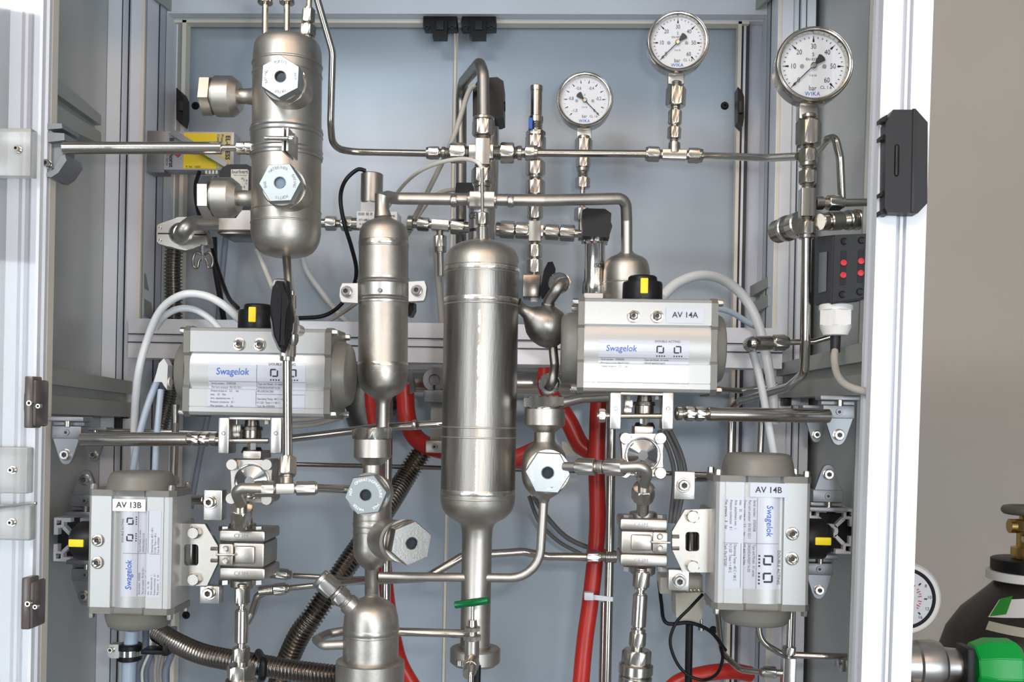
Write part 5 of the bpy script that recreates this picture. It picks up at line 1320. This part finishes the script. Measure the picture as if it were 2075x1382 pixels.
cable('black sleeve beside the needle valve tube', [(968, 1348, YN - .004), (967, 1375, YN - .004), (966, 1420, YN - .004)], 7, 'black')

# ================================================================== right side hardware
pipe('long bright tube running down from the large gauge and away to the left', [(1634, 480, .81), (1633, 690, .82), (1630, 756, .83), (1598, 784, .87), (1500, 812, .99), (1482, 828, 1.0), (1480, 920, 1.0)], 8.4, 'tube', 26)
pipe('dark thin tube behind the actuator tagged AV 14A', [(1436, 786, 1.0), (1500, 792, 1.02), (1575, 780, 1.02)], 5.5, 'tube', 10)
pipe('arched tube behind the large gauge stem', [(1652, 312, .90), (1676, 282, .86), (1692, 278, .85), (1702, 320, .85), (1706, 410, .86)], 8, 'tube', 16)
run('side_tee', 'branch nut and tube to the right of the gauge stem', 'fitting', (1650, 412, .815), (1756, 410, .83), [('c', 0, 16, 24), ('t', 14, 26, 18), ('h', 26, 52, 28), ('c', 50, 58, 20), ('x', 56, 108, 14)])
run('hose_barb', 'ribbed hose coupling behind the gauge stem on the left', 'fitting', (1628, 452, .86), (1574, 470, .90), [('c', 4, 20, 30, 'ball_nut'), ('t', 20, 30, 26), ('c', 30, 38, 31), ('t', 38, 56, 28)], 'fit')
run('hose_barb', 'ribbed hose coupling right of the gauge stem', 'fitting', (1655, 450, .86), (1758, 444, .885), [('c', 6, 18, 28), ('t', 18, 24, 20), ('c', 22, 48, 30), ('t', 50, 60, 24), ('c', 60, 68, 32), ('t', 68, 76, 26), ('c', 76, 84, 33), ('t', 84, 104, 28)], 'fit')
# limit switch
t = thing('switch_box', 'black switch box with four red sliders at the right post', 'switch', P(1710, 620, .80))
A0, A1 = P(1690, 474, .80), P(1766, 474, .79)
bm = NB(); q = lambda x, y, Y: P(x, y, Y)
beam8(bm, [q(1688, 476, .80), q(1764, 473, .785), q(1760, 604, .785), q(1683, 617, .80)], [q(1652, 480, .86), q(1740, 476, .85), q(1738, 612, .85), q(1650, 620, .86)])
bmesh.ops.bevel(bm, geom=list(bm.edges), offset=.0012, segments=2, affect='EDGES'); part(t, 'box', bm, 'darkgrey')
fx = lambda u, v, e=-.0006: (P(1688, 476, .80) * (1 - u) + P(1764, 473, .785) * u) * (1 - v) + (P(1683, 617, .80) * (1 - u) + P(1760, 604, .785) * u) * v + YA * e
for u in (.30, .76):
    for v0, v1, m_, nm in ((.24, .74, 'black', 'slot'),):
        bm = NB(); beam8(bm, [fx(u - .07, v0), fx(u + .07, v0), fx(u + .07, v1), fx(u - .07, v1)], [fx(u - .07, v0, .002), fx(u + .07, v0, .002), fx(u + .07, v1, .002), fx(u - .07, v1, .002)]); part(t, nm, bm, m_)
    for v in (.42, .60):
        bm = NB(); rev(bm, fx(u, v, -.001), TOV, [(0, 6.5 * K(.8)), (.0012, 6 * K(.8)), (.0018, 0)], 16); part(t, 'red_slider', bm, 'redled', label='red slider')
    for v in (.10, .88):
        bm = NB(); rev(bm, fx(u, v), TOV, [(0, 7 * K(.8)), (.0008, 7 * K(.8)), (.0004, 5 * K(.8)), (-.001, 5 * K(.8)), (-.001, 0)], 16); part(t, 'screw_hole', bm, 'black')
bm = NB(); beam8(bm, [P(1660, 512, .838), P(1676, 510, .815), P(1674, 590, .815), P(1658, 594, .838)], [P(1660, 512, .84), P(1676, 510, .817), P(1674, 590, .817), P(1658, 594, .84)]); part(t, 'side_label', bm, 'engrave')
t = thing('cable_gland', 'white hexagonal cable gland under the black switch box', 'cable gland', P(1694, 682, .81)); k = K(.81)
o = P(1694, 617, .815)
part(t, 'hex_nut', rev(NB(), o, -ZA, [(0, 30 * k), (2 * k, 33 * k), (12 * k, 33 * k), (13 * k, 34 * k, 'h'), (42 * k, 34 * k, 'h'), (44 * k, 31 * k), (52 * k, 28 * k), (62 * k, 24 * k), (64 * k, 0)], 36, .3), 'white')
part(t, 'seal', rev(NB(), P(1693, 680, .815), -ZA, [(0, 10.5 * k), (34 * k, 9.5 * k), (34 * k, 0)], 20), 'darkgrey')
cable('grey cable bending right from the white gland', [(1692, 708, .815), (1691, 735, .80), (1700, 765, .775), (1722, 784, .755), (1770, 798, .735)], 7.5, 'cable')
run('elbow_fitting', 'brass toned elbow and nut right of the actuator tagged AV 14A', 'fitting', (1520, 696, .86), (1598, 694, .87), [('c', 10, 42, 27, 'elbow_body'), ('t', 40, 48, 22), ('h', 46, 72, 30), ('c', 70, 76, 24)])
t = thing('elbow_ring', 'round end of the elbow fitting right of actuator AV 14A', 'fitting', P(1528, 710, .86)); part(t, 'ring', rev(NB(), P(1530, 695, .845), YA, [(0, 0), (.0006, 6 * K(.86)), (.0022, 10.5 * K(.86)), (.005, 14 * K(.86)), (.008, 15 * K(.86)), (.02, 15 * K(.86)), (.02, 0)], 28), 'tube')
pipe('thin tube right of the elbow fitting', [(1592, 694, .87), (1650, 692, .87), (1690, 680, .87)], 6, 'tube', 20)
cable('wide milky air tube arching behind actuator AV 14A', [(1340, 604, .90), (1372, 574, .92), (1420, 558, .94), (1466, 568, .96), (1506, 600, .97), (1534, 650, .97), (1552, 720, .97), (1566, 800, .97), (1570, 860, .97)], 10, 'pneu', 'air_tube', 'tubing')
cable('thin bluish air tube under the wide milky one on the right', [(1440, 622, .95), (1480, 632, .96), (1516, 654, .97), (1536, 664, .98)], 6, 'pneublue', 'air_tube', 'tubing')
cable('milky air tube hanging from the right elbow ring', [(1524, 708, .878), (1538, 760, .88), (1552, 830, .882), (1570, 930, .885)], 8, 'pneu', 'air_tube', 'tubing')
# tubes and valves behind actuator AV 14B
pipe('tube bending right under actuator AV 14B', [(1534, 1240, .88), (1540, 1300, .88), (1585, 1326, .88), (1680, 1330, .88), (1716, 1330, .90)], 6.5, 'tube', 40)
pipe('upright tube at the right foot of actuator AV 14B', [(1602, 1236, .86), (1599, 1325, .86)], 6.5, 'tube')
run('tee_fitting', 'tee fitting low on the right under actuator AV 14B', 'fitting', (1599, 1308, .86), (1596, 1400, .86), [('h', 2, 18, 28), ('t', 18, 26, 18), ('s', 24, 92, 26, 'tee_body')])
run('branch_nut', 'dark nut left of the low right tee', 'fitting', (1586, 1364, .86), (1538, 1362, .86), [('t', 0, 16, 16), ('h', 14, 40, 26), ('c', 38, 44, 20)])
pipe('tube curving left from the low right tee', [(1540, 1362, .86), (1500, 1358, .87), (1462, 1322, .90), (1454, 1240, .92)], 6, 'tube', 40)
t = thing('small_valve', 'tiny steel cock on the right side panel near the bottom', 'valve', P(1712, 1345, .88)); part(t, 'body', pbox(NB(), 1704, 1338, 1722, 1362, .88, .02, 2), 'fit'); part(t, 'knob', rev(NB(), P(1706, 1344, .88), -XA, [(0, 5 * K(.88)), (8 * K(.88), 6 * K(.88)), (8 * K(.88), 0)], 14), 'chrome')
# small solenoid valve in beige
t = thing('solenoid_valve', 'small beige solenoid valve below the right folded bracket', 'solenoid', P(1398, 1265, .90))
part(t, 'coil', pplate(NB(), [(1369, 1202), (1426, 1200), (1426, 1235), (1420, 1258), (1410, 1263), (1384, 1263), (1370, 1250)], .89, .035), 'beige'); part(t, 'bridge', pbox(NB(), 1394, 1166, 1424, 1200, .895, .03, 2), 'beige'); part(t, 'clamp_block', pbox(NB(), 1338, 1170, 1362, 1204, .90, .03, 2), 'beige')
bm = NB()
for i in range(4): rbox(bm, P(1392 + 8 * i, 1196, .888), 5 * K(.89), .004, 6 * K(.89), .0005)
part(t, 'screws', bm, 'fit'); part(t, 'drain', rev(NB(), P(1421, 1255, .89), -ZA, [(0, 3 * K(.89)), (14 * K(.89), 3 * K(.89)), (15 * K(.89), 6 * K(.89)), (22 * K(.89), 6 * K(.89))], 12), 'fit')
cable('thin black cable looping below the beige solenoid valve', [(1424, 1204, .875), (1398, 1232, .87), (1370, 1262, .87), (1358, 1300, .87), (1370, 1340, .87), (1392, 1366, .87), (1424, 1378, .87), (1452, 1366, .88), (1464, 1336, .89), (1460, 1310, .90)], 3.2, 'black')
cable('black cable crossing behind the beige solenoid valve', [(1336, 1178, .92), (1340, 1220, .90), (1350, 1262, .885), (1398, 1262, .885), (1440, 1280, .89), (1470, 1318, .90)], 3.8, 'black')
pipe('thick black hose hanging under the beige solenoid valve', [(1397, 1262, .90), (1385, 1900, .90)], 7.5, 'black', 0, 'cable', 'cable')

# ================================================================== behind: red hoses, big pipe, uprights, corrugated hoses
cable('red hose running the whole height right of the largest vessel', [(1214, 800, .97), (1211, 860, .97), (1209, 950, .97), (1211, 1050, .97), (1206, 1130, .97), (1196, 1220, .965), (1185, 1300, .96), (1176, 1400, .955), (1165, 1560, .955), (1160, 1900, .955)], 17, 'red', 'rubber_hose', 'hose')
cable('red hose curving below the right small sight vessel head', [(1108, 745, 1.0), (1110, 790, 1.0), (1150, 850, 1.0), (1176, 900, 1.0), (1206, 920, 1.0), (1214, 928, 1.0)], 18, 'red', 'rubber_hose', 'hose')
cable('red hose sweeping behind the foot of the largest vessel', [(820, 780, 1.06), (826, 850, 1.06), (850, 894, 1.05), (905, 914, 1.03), (970, 922, 1.0), (1040, 930, 1.0), (1090, 912, 1.0)], 19, 'red', 'rubber_hose', 'hose')
cable('red hose peeking out under the slim vessel', [(752, 760, 1.09), (756, 830, 1.09), (768, 900, 1.09), (776, 1000, 1.1)], 15, 'red', 'rubber_hose', 'hose')
cable('red hose at the bottom right of the bottom vessel', [(778, 1130, 1.1), (786, 1220, 1.08), (800, 1300, 1.06), (815, 1350, 1.05), (850, 1410, 1.05)], 15, 'red', 'rubber_hose', 'hose')
cable('red hose arching at the lower right corner', [(1340, 1420, .98), (1372, 1384, .98), (1424, 1366, .98), (1480, 1360, .99), (1520, 1366, 1.0)], 16, 'red', 'rubber_hose', 'hose')
t = thing('cable_tie', 'translucent cable tie around the red hose and upright tube', 'cable tie', P(1214, 1222, .94))
part(t, 'band', beam8(NB(), [P(1184, 1203, .945), P(1242, 1210, .945), P(1242, 1219, .945), P(1184, 1214, .945)], [P(1184, 1203, .95), P(1242, 1210, .95), P(1242, 1219, .95), P(1184, 1214, .95)]), 'pneu'); part(t, 'head', pbox(NB(), 1184, 1201, 1203, 1217, .94, .01, 2), 'pneu')
t = thing('large_elbow', 'wide dark steel elbow behind the slim vessel', 'pipe', P(740, 860, 1.1))
k = K(1.1); part(t, 'bend', sweep(NB(), fillet([P(768, 860, 1.125), P(752, 840, 1.125), P(752, 766, 1.125), P(820, 766, 1.125)], 60 * k), 56 * k, 32), 'oldsteel')
pipe('wide shining horizontal pipe behind the largest vessel', [(820, 772, 1.12), (1200, 778, 1.12)], 32, 'fit', 0, 'wide_pipe', 'pipe', n=28)
pipe('satin tube behind the plug of the right sight vessel', [(1130, 818, .95), (1180, 806, .95), (1235, 803, .95)], 11, 'vessel', 20)
t = thing('split_clamp', 'grey cast split clamp hanging below the rail left of the largest vessel', 'clamp', P(878, 920, 1.02)); k = K(1.02)
part(t, 'head', rev(NB(), P(882, 770, 1.03), TOV, [(-.02, 26 * k), (.004, 26 * k), (.006, 24 * k), (.006, 12 * k), (.003, 11 * k), (.003, 0)], 32), 'zinc'); part(t, 'jaw', pbox(NB(), 858, 790, 904, 816, 1.02, .03, 3), 'zinc')
part(t, 'slit', pbox(NB(), 878, 780, 881, 806, 1.0225, .004, 0), 'black'); part(t, 'stem', pbox(NB(), 872, 816, 900, 910, 1.03, .02, 1), 'beam'); f_ = part(t, 'foot', pbox(NB(), 862, 893, 900, 918, 1.01, .02, 2), 'cast')
sockbolt(f_, P(881, 905, 1.01), TOV, 5 * k, .003, 'fit', 1.3)
t = thing('chrome_clip', 'small bright clip right of the slim vessel foot', 'clamp', P(834, 800, 1.0)); part(t, 'clip', pplate(NB(), [(828, 752), (834, 748), (840, 792), (830, 798)], 1.0, .012), 'chrome')
t = thing('fastening_plate', 'grey fastening plate behind the right sight vessel', 'bracket', P(1150, 945, 1.0)); part(t, 'plate', pplate(NB(), [(1138, 894), (1148, 896), (1160, 908), (1172, 922), (1164, 924), (1140, 922)], 1.01, .012), 'beige')
pipe('upright dark tube behind the small left sight vessel', [(787, 800, 1.0), (774, 1900, 1.0)], 9.5, 'tube')
pipe('upright bright tube right of the long red hose', [(1240, 800, .95), (1236, 1100, .95), (1218, 1900, .95)], 9, 'tube')
pipe('slim upright tube beside the long red hose', [(1222, 1220, .985), (1206, 1900, .985)], 5.5, 'tube')
pipe('thin dark rod crossing the whole width', [(560, 940, 1.06), (1060, 952, 1.06), (1465, 962, 1.04)], 4.6, 'hose_metal')
pipe('slanting tube with a weld bead left of the largest vessel', [(560, 892, .94), (660, 880, .93), (770, 866, .92), (890, 860, .905), (940, 858, .905)], 8.6, 'tube', 30)
t = thing('weld_bead_ring', 'weld bead on the slanting tube', 'weld', P(842, 870, .905)); weldring(t, (834, 861, .906), (846, 861, .906), 6, 9.6, 9, 'weld')
pipe('tube running behind the foot of the largest vessel to the dark nut', [(690, 1178, .92), (862, 1172, .93), (940, 1126, .94), (1060, 1118, .95), (1110, 1128, .95), (1200, 1129, .95)], 8.6, 'tube', 36)
run('tube_fitting', 'dark nut at the long red hose', 'fitting', (1186, 1128, .945), (1256, 1128, .95), [('h', 2, 26, 28), ('c', 24, 30, 22), ('t', 30, 40, 18), ('t', 40, 62, 26)])
run('tube_fitting', 'upper golden nut right of the left upright ball valve', 'fitting', (540, 1160, .88), (600, 1166, .88), [('t', 0, 22, 24), ('h', 20, 44, 23), ('c', 43, 50, 18)])
run('tube_fitting', 'lower grey nut right of the left upright ball valve', 'fitting', (526, 1198, .86), (586, 1192, .86), [('t', 0, 28, 22), ('h', 30, 54, 25), ('c', 52, 60, 18)])
pipe('upper short tube behind the slanted fitting', [(594, 1166, .88), (666, 1170, .88), (720, 1178, .9)], 5.5, 'tube'); pipe('lower short tube behind the slanted fitting', [(580, 1192, .86), (665, 1184, .86), (740, 1176, .9)], 5.8, 'tube')
pipe('braided line curling down beside the left sleeve', [(540, 1198, .87), (522, 1208, .87), (512, 1240, .88), (500, 1262, .88)], 8, 'cast', 14, 'braided_line', 'hose')
bellows('corrugated steel hose slanting behind the slanted fitting', [(862, 905, 1.07), (820, 970, 1.06), (776, 1040, 1.03), (700, 1150, .99), (640, 1240, .97), (600, 1300, .97), (560, 1400, .98)], 23, 7.5)
bellows('corrugated steel hose running low from left to the bottom vessel', [(322, 1282, .94), (360, 1304, .92), (420, 1328, .90), (520, 1346, .88), (600, 1360, .87), (700, 1372, .86)], 22, 8)
pipe('black hose ring where the two corrugated hoses meet', [(524, 1322, .88), (534, 1340, .84), (532, 1372, .84), (522, 1390, .88)], 8, 'black', 8, 'hose_ring', 'ring')
for i, (dx, lab) in enumerate(((0, 'outer'), (12, 'middle'), (22, 'inner'), (-46, 'lone lower'))):
    if i < 3: cable('grey cable of the bundle right of the right end-on valve, %s one' % lab, [(1336 + dx, 872, 1.0), (1358 + dx, 920, 1.0), (1366 + dx, 970, 1.0), (1358 + dx * .6, 1060, 1.0)], 4.5, 'cablegrey')
cable('upper grey cable curving below the right sight vessel', [(1080, 1005, 1.08), (1110, 1050, 1.08), (1150, 1090, 1.08), (1200, 1112, 1.08), (1230, 1118, 1.07)], 5, 'cablegrey'); cable('lower grey cable curving below the right sight vessel', [(1072, 1005, 1.09), (1092, 1056, 1.09), (1130, 1096, 1.09), (1180, 1124, 1.09)], 4, 'cablegrey')
for i, (y0, lab) in enumerate(((828, 'top'), (842, 'middle'), (854, 'lowest'))): cable('tan cable right of the left actuator foot, %s one' % lab, [(590, y0 + 10, 1.0), (640, y0 + 6, 1.0), (700, y0 - 10, 1.02)], 4.5, 'cable')
run('upright_pipe', 'upright steel pipe right of the bracket rod, left one', 'tube', (1482, 856, .99), (1480, 930, .99), [('x', 0, 74, 14, 'tube')]); run('upright_pipe', 'upright steel pipe right of the bracket rod, right one', 'tube', (1545, 810, 1.0), (1540, 930, 1.0), [('x', 0, 120, 13, 'tube')])
# little junction boxes on the posts
for x, y, lab in ((240, 860, 'left'), (1598, 812, 'right')):
    t = thing('wall_box', 'small dark fitting box on the %s rear post' % lab, 'box', P(x, y, 1.06)); part(t, 'box', pbox(NB(), x - 8, y - 14, x + 5, y + 10, 1.06, .02, 1), 'darkgrey'); part(t, 'plate', pbox(NB(), x + 6, y - 12, x + 24, y + 9, 1.065, .015, 1), 'alu')
# lower left: hose clip and cables
t = thing('hose_clip', 'rubber lined hose clip below actuator AV 13B', 'clamp', P(262, 1340, .93)); k = K(.93)
part(t, 'band', rev(NB(), P(263, 1304, .93), -ZA, [(0, 23 * k), (2 * k, 25 * k), (32 * k, 25 * k), (34 * k, 23 * k)], 28), 'black'); part(t, 'steel_band', rev(NB(), P(263, 1315, .93), -ZA, [(0, 25.6 * k), (12 * k, 25.6 * k)], 28), 'chrome')
part(t, 'ear', pplate(NB(), [(222, 1306), (240, 1306), (240, 1334), (224, 1334), (217, 1326), (217, 1312)], .918, .01), 'brushed'); sockbolt(t, P(226, 1316, .918), TOV, 6 * k, .003, 'fit', 1.2)
pipe('fat bluish air tube held in the hose clip', [(268, 1278, .93), (262, 1330, .93), (244, 1900, .93)], 14, 'pneublue', 0, 'air_tube', 'tubing')
for i, (x0, x1, m_, r_, lab) in enumerate(((296, 284, 'cableblue', 7, 'slate cable left in the low bundle'), (312, 300, 'cableblue', 6, 'slate cable in the middle of the low bundle'), (322, 318, 'cable', 4, 'tan cable in the low bundle'), (336, 330, 'cable', 4.5, 'broader tan cable in the low bundle'), (352, 340, 'cableblue', 7, 'slate cable right in the low bundle'), (306, 292, 'cablewhite', 3, 'white wire in the low bundle'))):
    cable(lab, [(x0, 1270, 1.0 - i * .012), (x0 - 2, 1316, 1.0 - i * .012), (x1 - 4, 1360, 1.0 - i * .012), (x1, 1410, 1.0 - i * .012)], r_, m_)
t = thing('bundle_tie', 'black tie around the low cable bundle', 'cable tie', P(320, 1330, .93)); part(t, 'band', pbox(NB(), 284, 1318, 336, 1327, .92, .02, 1.5), 'black'); part(t, 'head', pbox(NB(), 328, 1306, 340, 1330, .915, .02, 2), 'black')
t = run('actuator_rod', 'long tie rod standing on actuator AV 13B', 'rod', (356, 860, .93), (352, 985, .90), [('x', 0, 122, 13, 'rod'), ('h', 108, 122, 20)])
# black hand valve behind the bulb
t = thing('hand_valve', 'dark valve with black lever behind the side bulb', 'valve', P(1090, 605, 1.04))
part(t, 'body', pbox(NB(), 1059, 556, 1096, 602, 1.05, .03, 2), 'hose_metal'); part(t, 'lever', pplate(NB(), [(1094, 590), (1102, 548), (1110, 531), (1120, 530), (1126, 545), (1122, 570), (1112, 602), (1098, 606)], 1.02, .02), 'blackgloss'); part(t, 'outlet', rev(NB(), P(1083, 598, 1.06), -ZA, [(0, 8 * K(1.06)), (14 * K(1.06), 8 * K(1.06)), (14 * K(1.06), 0)], 16), 'white')

# ================================================================== beyond the cabinet: gas cylinder and regulator
YG = 1.75
t = thing('gas_cylinder', 'black gas cylinder with white and green labels by the beige wall', 'gas cylinder', V((P(2075, 1300, YG).x, YG, 0)))
cx_ = P(2080, 1300, YG).x; k = K(YG); zt_ = P(2080, 1160, YG).z
bm = NB(); R_ = 172 * k
prf = [(0, 40 * k), (12 * k, 52 * k), (40 * k, 80 * k), (80 * k, 122 * k), (120 * k, 148 * k), (170 * k, 164 * k), (230 * k, R_), (zt_, R_)]
rev(bm, V((cx_, YG, zt_)), -ZA, prf, 56); part(t, 'shell', bm, 'cyl')
def shoulder(y_px):
    s = zt_ - P(2080, y_px, YG).z
    for (a, ra), (b, rb) in zip(prf, prf[1:]):
        if a <= s <= b: return ra + (rb - ra) * (s - a) / (b - a)
    return R_
part(t, 'neck_ring', rev(NB(), V((cx_, YG, P(2080, 1132, YG).z)), -ZA, [(0, 64 * k), (2 * k, 68 * k), (22 * k, 68 * k), (28 * k, 62 * k)], 40), 'black')
lb = part(t, 'neck_label', rev(NB(), V((cx_, YG, P(2080, 1158, YG).z)), -ZA, [(0, 76 * k), (16 * k, 76 * k), (18 * k, 70 * k)], 48), 'paperwhite')
zc = P(2080, 1166, YG).z; r_ = 76.4 * k
bm = NB()
for s, th0, sz in (('IIIIII', -.30, 12), ('IIIIII', -.1, 12)): text(bm, s, sz * k, lambda x, y, th0=th0: V((cx_ + sin(th0 + x / r_) * r_, YG - cos(th0 + x / r_) * r_, zc + y)))
part(lb, 'lettering', bm, 'ink')
def wrap(th0, th1, ya, yb, m, nm, lean=0, par=None, e=1.0):
    bm = NB(); rows = []
    for i in range(11):
        th = th0 + (th1 - th0) * i / 10; row = []
        for j in range(6):
            y = ya + (yb - ya) * j / 5 + lean * (i / 10) ; r = shoulder(y) + e * k
            row.append(bm.verts.new(V((cx_ + sin(th) * r, YG - cos(th) * r, P(2080, y, YG).z))))
        rows.append(row)
    for a, b in zip(rows, rows[1:]):
        for j in range(5): bm.faces.new((a[j], b[j], b[j + 1], a[j + 1]))
    return part(par or t, nm, bm, m)
wrap(-1.02, -.30, 1208, 1240, 'paperwhite', 'paper_label', -10); wrap(-.98, -.42, 1246, 1262, 'beige', 'strip_label', 4); g_ = wrap(-1.00, -.76, 1206, 1238, 'greensticker', 'green_sticker', -8, e=1.8)
v = thing('cylinder_valve', 'brass cylinder valve with a dark round handwheel', 'valve', V((cx_, YG, P(2080, 1134, YG).z)))
o = V((cx_ - 2 * k, YG, P(2080, 1134, YG).z))
part(v, 'body', rev(NB(), o, ZA, [(0, 22 * k), (8 * k, 22 * k), (8 * k, 30 * k), (24 * k, 30 * k), (26 * k, 20 * k), (56 * k, 20 * k), (58 * k, 28 * k), (78 * k, 28 * k), (80 * k, 16 * k), (96 * k, 14 * k)], 24), 'brass')
part(v, 'side_outlet', rev(NB(), o + ZA * 66 * k, -XA, [(0, 14 * k), (36 * k, 14 * k), (36 * k, 0)], 20), 'brass'); part(v, 'front_outlet', rev(NB(), o + ZA * 42 * k, TOV, [(0, 18 * k), (30 * k, 16 * k), (30 * k, 0)], 24), 'fit')
hw = NB(); hz = o + ZA * 98 * k
ps = [hz + XA * cos(2 * pi * i / 28) * 40 * k + YA * sin(2 * pi * i / 28) * 40 * k for i in range(29)]
sweep(hw, ps, 9 * k, 12)
for i in range(4):
    a = pi / 4 + i * pi / 2; sweep(hw, [hz, hz + (XA * cos(a) + YA * sin(a)) * 40 * k], 5 * k, 8)
part(v, 'handwheel', hw, mat('worn_grey_wheel', (.16, .15, .14), .45, .3))
# regulator with green knob
YQ = 1.20; k = K(YQ)
t = thing('gas_regulator', 'steel gas regulator with a green knob behind the right door profile', 'regulator', P(1930, 1400, YQ))
a = P(1845, 1346, YQ); ax = (P(2060, 1352, YQ) - a).normalized()
part(t, 'body', rev(NB(), a, ax, [(-60 * k, 44 * k), (8 * k, 44 * k), (12 * k, 48 * k), (40 * k, 50 * k), (56 * k, 46 * k), (64 * k, 36 * k), (88 * k, 34 * k), (112 * k, 34 * k)], 40), 'brushed')
part(t, 'bracket', rbox(NB(), a + ax * 99 * k + TOV * 20 * k - ZA * 6 * k, 16 * k, 60 * k, 100 * k, 3 * k), 'darkgrey')
kn = NB(); rev(kn, a + ax * 116 * k, ax, [(0, 36 * k), (2 * k, 46 * k), (30 * k, 57 * k), (80 * k, 57 * k), (94 * k, 44 * k), (95 * k, 0)], 9, .2)
bmesh.ops.bevel(kn, geom=list(kn.edges), offset=1.6 * k, segments=2, affect='EDGES'); part(t, 'knob', kn, 'greenknob', 28)
part(t, 'lower_block', rbox(NB(), a + ax * 40 * k - ZA * 52 * k + TOV * 20 * k, 90 * k, 50 * k, 40 * k, 3 * k), 'chrome'); part(t, 'spindle', rev(NB(), a + ax * 60 * k - ZA * 34 * k + TOV * 48 * k, ax, [(0, 5 * k), (40 * k, 7 * k), (52 * k, 9 * k), (52 * k, 0)], 16), 'black')
o = P(1832, 1212, YQ); r = 73 * k
g = thing('regulator_gauge', 'white faced gauge half hidden behind the right door profile', 'pressure gauge', o - ZA * r)
part(g, 'case', rev(NB(), o, YA, [(-.002, r * .93), (-.003, r * .96), (0, r), (.03, r), (.03, 0)], 56), 'white'); part(g, 'dark_ring', rev(NB(), o, YA, [(-.0021, r * .74), (-.0035, r * .78), (-.0021, r * .84)], 48, cap=False), 'darkgrey'); part(g, 'dial', rev(NB(), o + TOV * .0022, YA, [(0, 0), (0, r * .74), (.001, r * .74)], 48), 'dial')
fl = flat(o + TOV * .0026, XA, ZA); bm = NB(); b2 = NB()
for i in range(31):
    a_ = radians(225 - 9 * i); r0 = .40 if i % 2 else .36
    for bb, ra, rb, w_ in (((bm if i % 5 == 0 else b2), r0 if i % 5 else .52, .46 if i % 5 else .60, .012 if i % 5 else .02),):
        c, s = cos(a_), sin(a_); q = [fl((c * ra - s * w_) * r, (s * ra + c * w_) * r), fl((c * rb - s * w_) * r, (s * rb + c * w_) * r), fl((c * rb + s * w_) * r, (s * rb - c * w_) * r), fl((c * ra + s * w_) * r, (s * ra - c * w_) * r)]
        bb.faces.new([bb.verts.new(x) for x in q])
for s, an in (('8', 32), ('10', 4), ('12', -24), ('16', -50)): text(bm, s, r * .12, flat(fl(cos(radians(an)) * .66 * r, sin(radians(an)) * .66 * r), XA, ZA))
part(g, 'black_scale', bm, 'ink'); part(g, 'red_scale', b2, 'inkred')
